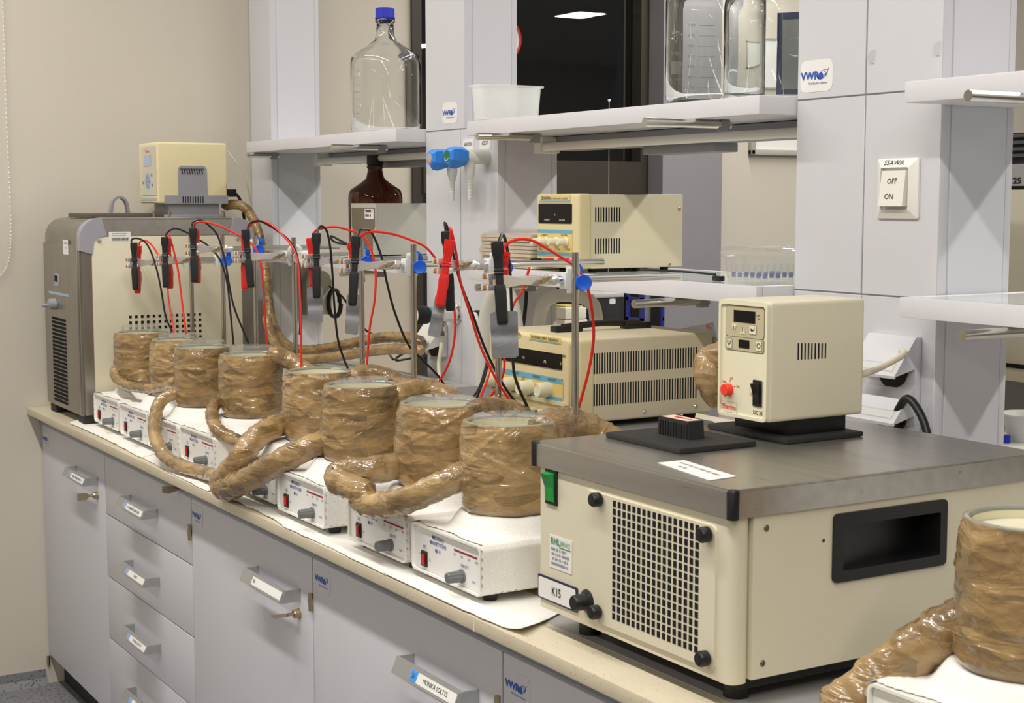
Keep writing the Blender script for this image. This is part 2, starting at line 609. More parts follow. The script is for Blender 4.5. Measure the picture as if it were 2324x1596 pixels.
def tag(o, label=None, cat=None, group=None, kind=None):
    for k, v in (('label', label), ('category', cat), ('group', group), ('kind', kind)):
        if v:
            o[k] = v
    return o


def obj(name, g, m, parent=None, org=None, sm=38, label=None):
    """one mesh object; a child is placed relative to its parent's origin"""
    if parent is not None:
        w = ORG[parent.name] if org is None else Vector(org)
    else:
        w = Vector(org) if org is not None else Vector((0, 0, 0))
    me = mesh_of(g, name, w, sm)
    me.materials.append(m)
    o = bpy.data.objects.new(name, me)
    COL.objects.link(o)
    if parent is not None:
        o.parent = parent
        o.location = w - ORG[parent.name]
    else:
        o.location = w
    ORG[o.name] = Vector(w)
    if label:
        o['label'] = label
    return o


def thing(name, label, cat, loc, group=None):
    o = bpy.data.objects.new(name, None)
    o.empty_display_size = 0.05
    COL.objects.link(o)
    o.location = loc
    ORG[o.name] = Vector(loc)
    return tag(o, label, cat, group)


def struct(name, g, m, parent=None, sm=0):
    o = obj(name, g, m, parent, sm=sm)
    if parent is None:
        o['kind'] = 'structure'
    return o


def copy_tree(o, loc=None, parent=None):
    c = o.copy()
    COL.objects.link(c)
    if parent is not None:
        c.parent = parent
    if loc is not None:
        c.location = loc
    ORG[c.name] = Vector(c.location) + (ORG[parent.name] if parent is not None else Vector((0, 0, 0)))
    for ch in [x for x in SC.objects if x.parent == o]:
        copy_tree(ch, None, c)
    return c


def text(s, size, m, parent, pos, R=(1, 0, 0), U=(0, 0, 1), align='CENTER', wrap=None, bold=0.0, name='lettering', lift=0.0004, xs=1.0):
    cu = bpy.data.curves.new('txt', 'FONT')
    cu.body = s
    cu.size = size
    cu.align_x = align
    cu.align_y = 'CENTER'
    cu.offset = bold * size
    cu.resolution_u = 2
    t = bpy.data.objects.new('txt', cu)
    me = bpy.data.meshes.new_from_object(t)
    R, U, pos = Vector(R).normalized(), Vector(U).normalized(), Vector(pos)
    N = R.cross(U)
    g = G()
    vs = []
    for v in me.vertices:
        x, y = v.co.x * xs, v.co.y
        if wrap:
            c, rad, a0 = wrap                               # a0: the angle the text centre sits at
            a = a0 + x / rad
            vs.append(Vector((c[0] + rad * math.cos(a), c[1] + rad * math.sin(a), pos.z + y)))
        else:
            vs.append(pos + R * x + U * y + N * lift)
    g.add(vs, [tuple(p.vertices) for p in me.polygons])
    bpy.data.objects.remove(t)
    bpy.data.curves.remove(cu)
    bpy.data.meshes.remove(me)
    return obj(name, g, m, parent, sm=0)


def card(name, m, parent, c, R, U, w, h, t=0.0006, r=0.0, label=None):
    """a flat sticker, card or panel: centre, right, up, size, thickness"""
    R, U, c = Vector(R).normalized(), Vector(U).normalized(), Vector(c)
    N = R.cross(U)
    poly = rrect(-w / 2, w / 2, -h / 2, h / 2, r, 3) if r else [(-w / 2, -h / 2), (w / 2, -h / 2), (w / 2, h / 2), (-w / 2, h / 2)]
    n = len(poly)
    g = G().add([c + R * x + U * y for x, y in poly] + [c + R * x + U * y + N * t for x, y in poly],
                [tuple(range(n - 1, -1, -1)), tuple(range(n, 2 * n))] + [(i, (i + 1) % n, n + (i + 1) % n, n + i) for i in range(n)])
    return obj(name, g, m, parent, sm=0, label=label)


def print_lines(parent, c, R, U, w, h, seed, m, lines=1, gap=1.6):
    """small print too blurred to read: rows of short dashes"""
    rg = random.Random(seed)
    R, U, c = Vector(R).normalized(), Vector(U).normalized(), Vector(c)
    N = R.cross(U)
    g = G()
    for k in range(lines):
        cc = c - U * (h * gap * (k - (lines - 1) / 2))
        x = -w / 2 + rg.uniform(0, 0.08) * w
        xe = w / 2 - rg.uniform(0, 0.25 if lines > 1 else 0.05) * w
        while x < xe:
            l = min(h * rg.uniform(0.35, 0.6), xe - x)
            hh = h * rg.uniform(0.75, 1.0)
            g.add([cc + R * x - U * hh / 2 + N * 0.0004, cc + R * (x + l) - U * hh / 2 + N * 0.0004, cc + R * (x + l) + U * hh / 2 + N * 0.0004, cc + R * x + U * hh / 2 + N * 0.0004], [(0, 1, 2, 3)])
            x += l + h * rg.choice((0.15, 0.15, 0.2, 0.7))
    return obj('blurred_print', g, m, parent, sm=0)


XP, YP, ZP = Vector((1, 0, 0)), Vector((0, 1, 0)), Vector((0, 0, 1))


def maker_logo(parent, c, w, R=XP, U=ZP, sticker=True):
    """round-cornered sticker with three blue letters, a blue swoosh disc and a line of small italics"""
    c = Vector(c)
    N = Vector(R).cross(Vector(U))
    if sticker:
        card('logo_sticker', LABELW if w > 0.055 else LAMD, parent, c, R, U, w * 1.28, w * 0.86, 0.0002, w * 0.2)
        c = c + N * 0.0003
    R, U = Vector(R), Vector(U)
    text('VWR', w * 0.29, INKV, parent, c - R * w * 0.25, R, U, bold=0.035, xs=1.1)
    cc = c + R * w * 0.25 + U * w * 0.02
    g = G()
    n = 18
    ct, st = math.cos(0.42), math.sin(0.42)

    def put(x, y):
        return cc + R * ((x * ct - y * st) * w) + U * ((x * st + y * ct) * w) + N * 0.0004
    # filled left half of the leaf, split by two pale veins, and the outline of its right half
    for a0, a1 in ((95, 150), (157, 205), (212, 268)):
        g.add([put(0.02, 0.0)] + [put(0.21 * math.cos(math.radians(a0 + (a1 - a0) * i / n)), 0.105 * math.sin(math.radians(a0 + (a1 - a0) * i / n))) for i in range(n + 1)],
              [tuple(range(n + 2))])
    for a0, a1, rx, ry in ((-80, 85, 0.21, 0.105), (-70, 60, 0.13, 0.06)):
        vs = []
        for i in range(n + 1):
            q = math.radians(a0 + (a1 - a0) * i / n)
            vs += [put(rx * math.cos(q), ry * math.sin(q)), put((rx - 0.016) * math.cos(q), (ry - 0.016) * math.sin(q))]
        g.add(vs, [(2 * i, 2 * i + 1, 2 * i + 3, 2 * i + 2) for i in range(n)])
    g.add([put(0.05, -0.09), put(0.07, -0.10), put(0.30, 0.05), put(0.28, 0.055)], [(0, 1, 2, 3)])
    obj('logo_swoosh', g, INKV, parent, sm=0)
    text('We Enable Science', w * 0.095, INKV, parent, c + R * w * 0.06 - U * w * 0.2, R, U)


# ------------------------------------------------------------------ the setting
WY0, WY1, RX1 = -4.4, 9.4, 10.6                        # room ends
struct('floor', G().box(0, RX1, WY0, WY1, -0.05, 0.0), FLOORM)
struct('ceiling', G().box(0, RX1, WY0, WY1, CEIL, CEIL + 0.05), CEILM)
WIN = (1.245, 2.205, 0.60, 2.75)                       # the tall dark window in the left wall
g = G()
g.box(-0.15, 0, WY0, WIN[0], 0, CEIL).box(-0.15, 0, WIN[1], WY1, 0, CEIL)
g.box(-0.15, 0, WIN[0], WIN[1], 0, WIN[2]).box(-0.15, 0, WIN[0], WIN[1], WIN[3], CEIL)
struct('wall_left', g, WALL)
struct('wall_back', G().box(0, RX1, WY1, WY1 + 0.1, 0, CEIL), WALL)
struct('wall_front', G().box(0, RX1, WY0 - 0.1, WY0, 0, CEIL), WALL)
struct('wall_right', G().box(RX1, RX1 + 0.1, WY0, WY1, 0, CEIL), WALL)
struct('trim_1', G().box(-0.01, 0.10, 2.205, 2.475, 0, CEIL), GREYWALL)['label'] = 'grey painted pillar beside the dark window'
struct('baseboard_left', G().prism([(0.0, 0.0), (0.02, 0.0), (0.006, 0.02), (0.004, 0.045), (0, 0.045)], 'y', WY0, 0.0), FLOORM)
wr = thing('window_1', None, None, (0, WIN[0], WIN[2]))
wr['kind'] = 'structure'
wr['label'] = 'tall dark window with brown frame showing the night outside'
fw = 0.035
g = G().box(-0.09, 0.012, WIN[0], WIN[0] + fw, WIN[2], WIN[3]).box(-0.09, 0.012, WIN[1] - fw, WIN[1], WIN[2], WIN[3])
g.box(-0.09, 0.012, WIN[0], WIN[1], WIN[2], WIN[2] + fw).box(-0.09, 0.012, WIN[0], WIN[1], WIN[3] - fw, WIN[3])
obj('window_frame', g, FRAMEW, wr, sm=0)
obj('transom', G().box(-0.085, 0.02, WIN[0] + fw, WIN[1] - fw, 1.47, 1.585), FRAMEW, wr, sm=0)
for za, zb in ((1.585, WIN[3] - fw), (WIN[2] + fw, 1.47)):
    obj('pane', G().box(-0.05, -0.044, WIN[0] + fw, WIN[1] - fw, za, zb), PANE, wr, sm=0)


def bead_chain(label, a, b, c):
    pts = curve([a, a.lerp(b, 0.5), b, c], 60)
    g = G()
    acc = 0
    for p, q in zip(pts, pts[1:]):
        acc += (q - p).length
        if acc > 0.0075:
            acc = 0
            g.ball(p, 0.0026, 6)
    g.tube(pts, 0.0008, 4)
    return tag(obj('blind_chain', g, WHITEP, org=b), label, 'chain', 'bead chains of the window blinds')


wx = 0.012
bead_chain('white bead chain hanging at the left edge of the bare wall', PX(4, -60, wx), PX(24, 560, wx), PX(-8, 640, wx))
bead_chain('white bead chain hanging beside the framed board', PX(1629, 150, wx), PX(1632, 500, wx), PX(1612, 515, wx))
bd = thing('framed_board', 'white board in a pale grey frame on the far wall', 'board', PX(1697, 352, 0))
p0, p1 = PX(1697, 352, 0.0), PX(1900, 60, 0.0)
g = G()
for a, b, c, d in ((p0.y, p1.y, p0.z, p0.z + 0.022), (p0.y, p1.y, p1.z - 0.022, p1.z), (p0.y, p0.y + 0.022, p0.z, p1.z), (p1.y - 0.022, p1.y, p0.z, p1.z)):
    g.bev(0.001, 0.022, a, b, c, d, 0.004)
obj('frame', g, mat('board_frame', rgb(176, 174, 164), 0.5), bd)
obj('sheet', G().box(0.002, 0.010, p0.y + 0.02, p1.y - 0.02, p0.z + 0.02, p1.z - 0.02), LABELW, bd, sm=0)
ck = thing('wall_clock', 'round pale clock with a red rim half hidden behind the tall column', 'clock', PX(1140, 140, 0.03))
cc = PX(1141, 88, 0.03)
rr = 50 / F_PX * depth(cc)
obj('rim', G().lathe([(rr * 0.92, 0.0), (rr * 0.92, 0.02), (rr * 0.96, 0.026), (rr, 0.02), (rr, 0.0)], cc - XP * 0.02, 40, XP), REDJ, ck)
obj('dial', G().cyl(cc - XP * 0.02, cc - XP * 0.005, rr * 0.93, n=40), LABELW, ck, sm=30)

# ------------------------------------------------------------------ bench and cabinets
BT = 0.84
bench = thing('lab_bench', 'long pale stone worktop running along the whole room', 'worktop', (0, -0.031, 0.818))
obj('stone_slab', G().bev(0.002, 5.6, -0.031, 1.58, 0.8185, BT, 0.003), STONE, bench)
obj('grey_inlay', G().box(2.70, 5.55, 0.045, 1.5, BT - 0.001, BT + 0.0008), BENCHG, bench, sm=0)
obj('front_rail', G().box(0.002, 5.55, 0.004, 0.05, 0.79, 0.8185), RAILG, bench, sm=0)
p = PZ(1085, 1400, BT)
obj('joint_line', G().box(p.x - 0.001, p.x + 0.001, -0.0316, -0.02, 0.819, BT + 0.0002), LABELW, bench, sm=0)

CX = [0.003, 0.649, 1.322, 1.991, 2.684, 3.36, 4.03]
CF = 0.011                                              # plane of the door fronts


def pull(door, xa, xb, zt, words, num, hh=0.021):
    """square bow handle: two legs and a slanting front plate that carries a card holder on its right"""
    t = 0.0035
    yt, yb = CF - 0.030, CF - 0.041
    z1, z0 = zt, zt - hh
    if 'handle_grey' not in MATS:
        mat('handle_grey', rgb(172, 172, 172), 0.35, 0.45)
    hm = MATS['handle_grey']
    g = G().prism([(yt, z1), (yb, z0), (yb + t, z0), (yt + t, z1)], 'x', xa, xb)
    for x in (xa, xb - t):
        g.prism([(CF, z1), (yt + t, z1), (yb + t, z0), (CF, z0)], 'x', x, x + t)
    obj('handle', g, hm, door, sm=0)
    U = Vector((0, yt - yb, z1 - z0)).normalized()
    N = XP.cross(U)
    w = (xb - xa) * 0.68
    c = Vector((xb - 0.006 - w / 2, (yt + yb) / 2, (z0 + z1) / 2))
    card('card_holder', hm, door, c, XP, U, w + 0.006, hh * 0.98, 0.0022)
    c1 = c + N * 0.0023
    card('name_card', LABELW, door, c1, XP, U, w, hh * 0.66, 0.0003)
    c2 = c1 + N * 0.0004
    if num:
        card('number_tag', (TAGPALE if num == '* ' else TAGBLUE) if num[0] == '*' else LABELW, door, c2 - XP * w * 0.42, XP, U, w * 0.15, hh * 0.66, 0.0002)
        if num.strip('* '):
            text(num.strip('* '), hh * 0.42, INKK, door, c2 - XP * w * 0.42 + N * 0.0003, XP, U)
    if words == '~':
        print_lines(door, c2 + XP * w * 0.06, XP, U, w * 0.66, hh * 0.32, len(SC.objects), INKG)
    elif words:
        text(words, hh * 0.42, INKK, door, c2 + XP * w * 0.06, XP, U, xs=0.95)


def lock_key(door, px, py, flat=True):
    c = PY(px, py, CF)
    obj('lock', G().lathe([(0.0001, 0.013), (0.0075, 0.013), (0.0085, 0.011), (0.0085, 0.004), (0.010, 0.003), (0.010, 0)], c, 20, -YP), BRASS, door)
    g = G().cyl(c - YP * 0.012, c - YP * 0.026, 0.0035, n=10)
    z = c.z
    if flat:
        pr = [(c.y - 0.024, z - 0.004), (c.y - 0.031, z - 0.010), (c.y - 0.054, z - 0.010), (c.y - 0.054, z + 0.009), (c.y - 0.031, z + 0.009), (c.y - 0.024, z + 0.004)]
        g.prism(pr, 'x', c.x - 0.001, c.x + 0.001)
    else:
        pr = [(c.x - 0.004, c.y - 0.024), (c.x - 0.010, c.y - 0.031), (c.x - 0.010, c.y - 0.054), (c.x + 0.010, c.y - 0.054), (c.x + 0.010, c.y - 0.031), (c.x + 0.004, c.y - 0.024)]
        g.prism(pr, 'z', z - 0.001, z + 0.001)
    obj('key', g, BRASS, door, sm=20)


def hinge(door, px, py0, py1):
    a, b = PY(px, py0, CF), PY(px, py1, CF)
    a.x = max(a.x, 0.008)
    g = G().cyl((a.x, CF - 0.003, b.z), (a.x, CF - 0.003, a.z), 0.0045, n=10)
    g.cyl((a.x, CF - 0.003, b.z + (a.z - b.z) * 0.3), (a.x, CF - 0.003, b.z + (a.z - b.z) * 0.7), 0.0052, n=10)
    obj('hinge', g, BRASS, door)


def cabinet(i, label, fronts, name):
    x0, x1 = CX[i], CX[i + 1]
    c = thing(name, label, 'cabinet', (x0, 0.03, 0), 'base cabinets under the worktop')
    obj('body', G().box(x0 + 0.001, x1 - 0.001, 0.030, 0.62, 0.09, 0.788), LAMD, c, sm=0)
    obj('plinth', G().box(x0 + 0.001, x1 - 0.001, 0.055, 0.60, 0.0, 0.09), BLACKM, c, sm=0)
    out = []
    for z0, z1 in fronts:
        out.append(obj('drawer' if len(fronts) > 1 else 'door', G().bev(x0 + 0.002, x1 - 0.002, CF, 0.0295, z0 + 0.0015, z1 - 0.0015, 0.0018), LAMD, c))
    return c, out


def pull_px(door, pa, pb, words, num, hh=0.021):
    a, b = PY(pa[0], pa[1], CF), PY(pb[0], pb[1], CF)
    pull(door, a.x, b.x, (a.z + b.z) / 2, words, num, hh)


c, (d,) = cabinet(0, 'grey base cabinet door against the left wall with a key standing in its lock', [(0.09, 0.788)], 'base_cabinet')
pull_px(d, (173.7, 1057), (222.7, 1084), '~', '* ')
lock_key(d, 222, 1124)
hinge(d, 110, 1487, 1508)
maker_logo(d, PY(104, 997, CF - 0.0002), 0.05)
c, ds = cabinet(1, 'base cabinet of four grey drawers below the far stirrers', [(0.632, 0.788), (0.467, 0.632), (0.302, 0.467), (0.09, 0.302)], 'drawer_cabinet')
for dr, pa, pb, w, n in zip(ds, ((297, 1123), (301.7, 1269.6), (305, 1414.7), (309.5, 1558.6)), ((358.8, 1156.6), (363, 1311), (366, 1463), (370, 1612)),
                            ('~', 'KABLE', 'MONIKA SOŁTYS', ''), ('* ', '* ', '* ', '* ')):
    pull_px(dr, pa, pb, w, n)
k = PY(412, 1108, CF)
g = G().prism([(CF - 0.004, k.z - 0.003), (CF - 0.03, k.z - 0.010), (CF - 0.045, k.z - 0.006), (CF - 0.045, k.z + 0.008), (CF - 0.004, k.z + 0.004)], 'x', k.x - 0.001, k.x + 0.001)
obj('key', g, BRASS, ds[0], sm=0)
c, (d,) = cabinet(2, 'grey base cabinet door with blank handle card and key seen edge on', [(0.09, 0.788)], 'base_cabinet')
pull_px(d, (586, 1283), (682.4, 1338), '', '30', 0.024)
lock_key(d, 680, 1392, False)
hinge(d, 433, 1190, 1226)
maker_logo(d, PY(448, 1172, CF - 0.0002), 0.0545)
c, (d,) = cabinet(3, 'grey base cabinet door whose handle card has a bright blue number tag', [(0.09, 0.788)], 'base_cabinet')
pull_px(d, (938, 1481.6), (1088, 1565.5), 'MONIKA SOŁTYS', '*31', 0.026)
hinge(d, 708.5, 1346, 1386)
maker_logo(d, PY(732, 1318, CF - 0.0002), 0.0545)
c, (d,) = cabinet(4, 'grey base cabinet door at the bottom edge under the big cooling bath', [(0.09, 0.788)], 'base_cabinet')
hinge(d, 1133, 1578, 1625)
maker_logo(d, PY(1174, 1562, CF - 0.0002), 0.0545)

# ------------------------------------------------------------------ the service rack: columns and shelves
VF, VB = 0.682, 0.843


def panels(parent, x0, x1, z0, z1, split):
    xs = [x0] + ([(x0 + x1) / 2] if split else []) + [x1]
    for a, b in zip(xs, xs[1:]):
        obj('panel', G().bev(a + 0.0012, b - 0.0012, VF, VF + 0.006, z0 + 0.0012, z1 - 0.0012, 0.0008, 1), LAM, parent)


def column(label, x0, x1, x1u, name='rack_column'):
    c = thing(name, label, 'column', (x0, VF, BT), 'columns of the service rack')
    obj('frame', G().box(x0 + 0.001, x1 - 0.0015, VF + 0.005, VB - 0.001, BT, 1.60).box(x0 + 0.001, x1u - 0.0015, VF + 0.005, VB - 0.001 - (0.017 if x1u < x1 else 0), 1.60, 2.45), ALU, c, sm=0)
    for z0, z1, xe in ((BT, 1.289, x1), (1.289, 1.613, x1), (1.613, 2.45, x1u)):
        panels(c, x0, xe, z0, z1, xe - x0 > 0.25)
        VB_ = VB - (0.017 if xe < x1 else 0)
        obj('side_panel', G().bev(xe - 0.003, xe, VF + 0.022, VB_ - 0.016, z0 + 0.0012, z1 - 0.0012, 0.0008, 1), LAM, c)
        obj('corner_post', G().bev(xe - 0.018, xe - 0.0004, VF + 0.001, VF + 0.020, z0 + 0.0005, z1 - 0.0005, 0.003), LAM, c)
        obj('corner_post', G().bev(xe - 0.018, xe - 0.0004, VB_ - 0.015, VB_, z0 + 0.0005, z1 - 0.0005, 0.003), LAM, c)
    return c


col1 = column('narrow grey white rack column standing against the left wall', 0.002, 0.168, 0.168)
col2 = column('grey white rack column carrying the blue gas valves', 1.175, 1.528, 1.375)
col3 = column('wide grey white rack column carrying the ON OFF switch', 2.541, 2.872, 2.872)
maker_logo(col2, PY(1021, 256, VF - 0.0003), 0.058)
maker_logo(col3, PY(1853, 172, VF - 0.0003), 0.062)
for q, s in (((1063.5, 328), 'ARGON'), ((1101.5, 325), 'AZOT')):
    c_ = PY(q[0], q[1], VF - 0.0003)
    card('gas_label', LABELW, col2, c_, XP, ZP, 0.052, 0.026)
    text(s, 0.013, INKK, col2, c_ - YP * 0.0012, xs=0.8)
for q in ((1985, 128), (2134, 110)):
    obj('cover_plug', G().cyl(PY(q[0], q[1], VF), PY(q[0], q[1], VF - 0.0005), 0.011, n=20), LAM, col3)


def rod_y(g, px, py, z, y_in, r=0.0078):
    p = PZ(px, py, z)
    g.cyl((p.x, p.y, z), (p.x, y_in, z), r, n=16)
    return p


def shelf(label, x0, x1, z0, z1, rods, glass=False):
    s = thing('rack_shelf', label, 'shelf', (x0, 0.60, z0), 'shelves of the service rack')
    if glass:
        obj('board', G().bev(x0, x1, 0.60, 0.615, z0, z1, 0.0015).bev(x0, x1, 0.905, 0.925, z0, z1, 0.0015).bev(x0, x0 + 0.02, 0.612, 0.908, z0, z1, 0.001).bev(x1 - 0.02, x1, 0.612, 0.908, z0, z1, 0.001)
            .box(x0 + 0.01, x1 - 0.01, 0.61, 0.91, z0 + 0.002, z1 - 0.007), SHELFM, s)
        obj('glass_sheet', G().bev(x0 + 0.021, x1 - 0.021, 0.616, 0.904, z1 - 0.0065, z1 - 0.0005, 0.0006, 1), SHGLASS, s)
    else:
        obj('board', G().bev(x0, x1, 0.60, 0.925, z0, z1, 0.0025), SHELFM, s)
    for px, py, z in rods:
        g = G()
        p = rod_y(g, px, py, z, 0.68)
        obj('steel_rod', g, RODM, s)
        obj('rod_clip', G().bev(p.x - 0.008, p.x + 0.008, 0.655, 0.675, z - 0.012, z0 - 0.0005, 0.002), GREYP, s)
    return s


ZR, ZR2 = 1.5795, 1.2565
sh1 = shelf('upper white shelf holding the blue capped bottle', 0.172, 1.1735, 1.588, 1.62, [(561, 352, ZR), (753, 334, ZR)])
sh2 = shelf('upper white shelf holding the plastic tub and two big bottles', 1.53, 2.5395, 1.588, 1.62, [(1083, 309, ZR), (1463, 277, ZR)])
sh3 = shelf('upper white shelf at the right edge of the picture', 2.874, 3.9, 1.588, 1.62, [(2197, 217, ZR)])
ms1 = shelf('lower white shelf under the grey instrument box', 0.172, 1.1735, 1.265, 1.296, [(772, 621, ZR2)], True)
ms2 = shelf('lower glass topped shelf under the small power supply', 1.53, 2.5395, 1.265, 1.296, [(1081, 653, ZR2), (1438, 690, ZR2)], True)
ms3 = shelf('lower glass topped shelf at the right edge of the picture', 2.874, 3.9, 1.265, 1.296, [(2184, 762, ZR2)], True)


def shelf_lamp(label, x0, x1, s=0.0):
    l = thing('shelf_lamp', label, 'lamp', (x0, 0.76 + s, 1.545), 'tube lamps under the upper shelves')
    obj('housing', G().bev(x0, x1, 0.775 + s, 0.845 + s, 1.556, 1.587, 0.003), GREYP, l)
    obj('tube', G().cyl((x0 + 0.02, 0.745 + s, 1.563), (x1 - 0.02, 0.745 + s, 1.563), 0.009, n=16), WHITEP, l)
    for xe in (x0, x1 - 0.03):
        obj('end_holder', G().bev(xe, xe + 0.03, 0.732 + s, 0.785 + s, 1.549, 1.586, 0.003), WHITEP, l)
    xm = (x0 + x1) / 2
    obj('ballast', G().bev(xm - 0.12, xm + 0.12, 0.79 + s, 0.85 + s, 1.538, 1.557, 0.003), GREYP, l)
    return l


shelf_lamp('slim tube lamp under the shelf with the blue capped bottle', 0.22, 1.15, 0.062)
shelf_lamp('slim tube lamp under the shelf with the plastic tub', 1.60, 2.52)

# ------------------------------------------------------------------ papers on the bench
def paper_sheet(label, pf, pb, seed, curl=0.0):
    """pf, pb: front and back edge points in pixels on the bench top; a thin wavy sheet between them"""
    rg = random.Random(seed)
    A = [PZ(x, y, BT) for x, y in pf]
    B = [PZ(x, y, BT) for x, y in pb]

    def along(L, u):
        t = u * (len(L) - 1)
        i = min(int(t), len(L) - 2)
        return L[i].lerp(L[i + 1], t - i)

    def fn(u, v):
        p = along(A, u).lerp(along(B, u), v)
        n = noise.noise(Vector((p.x * 14, p.y * 14, seed)))
        z = BT + 0.0022 + 0.0011 * seed % 0.002 + 0.0012 * n + curl * max(0, u - 0.85) ** 2 * 30 * max(0, 0.6 - v)
        p.y += 0.004 * noise.noise(Vector((p.x * 22, seed, 0))) * (1 - v)
        return Vector((p.x, max(p.y, -0.0305), max(z, BT + 0.0012)))
    g = G().grid(fn, 48, 10)
    n = len(g.v)
    top = list(g.f)
    low = [(x, y, z - 0.0008) for x, y, z in g.v]
    g.add(low, [tuple(reversed(f)) for f in top])
    w = 49
    rim = [i for i in range(w)] + [j * w + w - 1 for j in range(1, 11)] + [10 * w + i for i in range(w - 2, -1, -1)] + [j * w for j in range(9, 0, -1)]
    for a, b in zip(rim, rim[1:] + rim[:1]):
        g.f.append((a, b, n + b, n + a))
    return tag(obj('paper_towel', g, PAPER, org=A[0]), label, 'paper', 'white paper laid under the stirrers')


paper_sheet('white paper strip under the two farthest stirrers', [(158, 962), (240, 999), (320, 1041)], [(205, 947), (300, 985), (390, 1024)], 1.0)
paper_sheet('white paper strip under the looping wrapped hose', [(318, 1037), (400, 1082), (470, 1117)], [(375, 1012), (470, 1055), (560, 1090)], 2.0)
paper_sheet('white paper strip below the partly hidden fifth stirrer', [(500, 1125), (600, 1170), (690, 1222)], [(560, 1085), (680, 1140), (790, 1190)], 3.0)
paper_sheet('white paper strip below the seventh stirrer, left of its curled neighbour', [(640, 1196), (760, 1250), (870, 1310)], [(760, 1170), (880, 1225), (1000, 1280)], 4.0)
paper_sheet('curled white paper sheet beside the corner of the cooling bath', [(868, 1305), (1030, 1382), (1185, 1445)], [(990, 1270), (1150, 1330), (1290, 1385)], 5.0, 0.02)
PAPER2 = PAPER

# ------------------------------------------------------------------ magnetic stirrers
SW, SD, SH = 0.222, 0.255, 0.088
UX = [0.495, 0.748, 0.974, 1.199, 1.599, 1.854, 2.164, 2.411]
UY = [0.036, 0.031, 0.030, 0.036, 0.016, 0.005, 0.010, 0.008]
ORD = ['farthest', 'second farthest', 'third farthest', 'fourth farthest', 'fourth nearest', 'third nearest', 'second nearest', 'nearest']
BZ = BT + 0.0032


def make_stirrer():
    t = thing('magnetic_stirrer', 'x', 'stirrer', (0, 0, 0), 'white magnetic stirrers in a row along the bench')
    obj('housing', G().prism(rrect(0, SW, 0.012, SH, 0.009, 5), 'y', 0.0, SD), WHITEM, t)
    lip = G()
    o, i = rrect(0, SW, 0.012, SH, 0.009, 5), rrect(0.0035, SW - 0.0035, 0.0155, SH - 0.0035, 0.007, 5)
    n = len(o)
    lip.add([(x, 0.0, z) for x, z in o] + [(x, -0.006, z) for x, z in o] + [(x, -0.006, z) for x, z in i] + [(x, 0.0, z) for x, z in i],
            [(k, (k + 1) % n, n + (k + 1) % n, n + k) for k in range(n)] + [(n + k, n + (k + 1) % n, 2 * n + (k + 1) % n, 2 * n + k) for k in range(n)]
            + [(2 * n + k, 2 * n + (k + 1) % n, 3 * n + (k + 1) % n, 3 * n + k) for k in range(n)])
    obj('front_lip', lip, WHITEM, t)
    fp = obj('front_panel', G().prism(rrect(0.004, SW - 0.004, 0.016, SH - 0.004, 0.0065, 5), 'y', -0.0012, -0.0002), LABELW, t, sm=0)
    y = -0.0014
    text('MIESZADŁO', 0.0085, INKB, fp, (0.082, y, 0.0735), bold=0.012, xs=0.86)
    text('MAGNETYCZNE', 0.0085, INKB, fp, (0.082, y, 0.0645), bold=0.012, xs=0.86)
    text('MS 11', 0.0085, INKB, fp, (0.082, y, 0.0535), bold=0.012, xs=0.86)
    text('SIEĆ', 0.0068, INKB, fp, (0.038, y, 0.0535), xs=0.9)
    text('OBROTY', 0.0068, INKB, fp, (0.168, y, 0.0475), xs=0.9)
    text('MAX', 0.0052, INKB, fp, (0.196, y, 0.029))
    text('WYŁ', 0.004, INKB, fp, (0.024, y, 0.040))
    text('ZAŁ', 0.004, INKB, fp, (0.055, y, 0.034))
    for k, s in enumerate(('100', '200', '500', '1000')):
        text(s, 0.0050, INKB, fp, (0.136 + 0.0225 * k, y, 0.0605))
    card('red_scale', INKR, fp, (0.170, y, 0.0675), XP, ZP, 0.072, 0.0028, 0.0003)
    sw = obj('power_switch', G().bev(0.029, 0.047, -0.0045, -0.0006, 0.0215, 0.0465, 0.001, 1), BLACK, t)
    obj('rocker', G().bev(0.0370, 0.0440, -0.0075, -0.004, 0.0255, 0.0425, 0.0015), REDSW, sw)
    kc = Vector((0.160, -0.001, 0.0315))
    prof = [(0.0095, 0.0), (0.0095, 0.003), (0.0085, 0.0045)]
    kn = G().lathe([(0.0105, 0), (0.0105, 0.0035), (0.008, 0.0036)], kc, 24, -YP, True)
    nn = 40
    vs, fs = [], []
    for h, sc in ((0.0036, 1.0), (0.026, 0.93), (0.0275, 0.8)):
        for k in range(nn):
            a = 2 * PI * k / nn
            r = 0.0092 * sc * (1.0 if k % 4 < 2 else 0.9)
            vs.append(kc - YP * h + XP * r * math.cos(a) + ZP * r * math.sin(a))
    for j in range(2):
        fs += [(j * nn + k, j * nn + (k + 1) % nn, (j + 1) * nn + (k + 1) % nn, (j + 1) * nn + k) for k in range(nn)]
    fs.append(tuple(2 * nn + k for k in range(nn)))
    kn.add(vs, fs)
    obj('speed_knob', kn, KNOBG, t, sm=25)
    for fx in (0.022, SW - 0.022):
        for fy in (0.024, SD - 0.024):
            obj('foot', G().lathe([(0.0001, 0), (0.0105, 0), (0.0125, 0.0125)], (fx, fy, 0), 16), BLACK, t)
    obj('top_plate', G().lathe([(0.0001, 0.112), (0.074, 0.112), (0.077, 0.109), (0.077, 0.0878)], (SW / 2, 0.115, 0), 40), WHITEM, t)
    obj('support_rod', G().cyl((SW / 2, 0.234, SH - 0.01), (SW / 2, 0.234, 0.285), 0.0057, n=18).cyl((SW / 2, 0.234, 0.2856), (SW / 2, 0.234, 0.517), 0.0057, n=18)
        .cyl((SW / 2, 0.234, 0.284), (SW / 2, 0.234, 0.287), 0.0051, n=18), RODM, t)
    return t


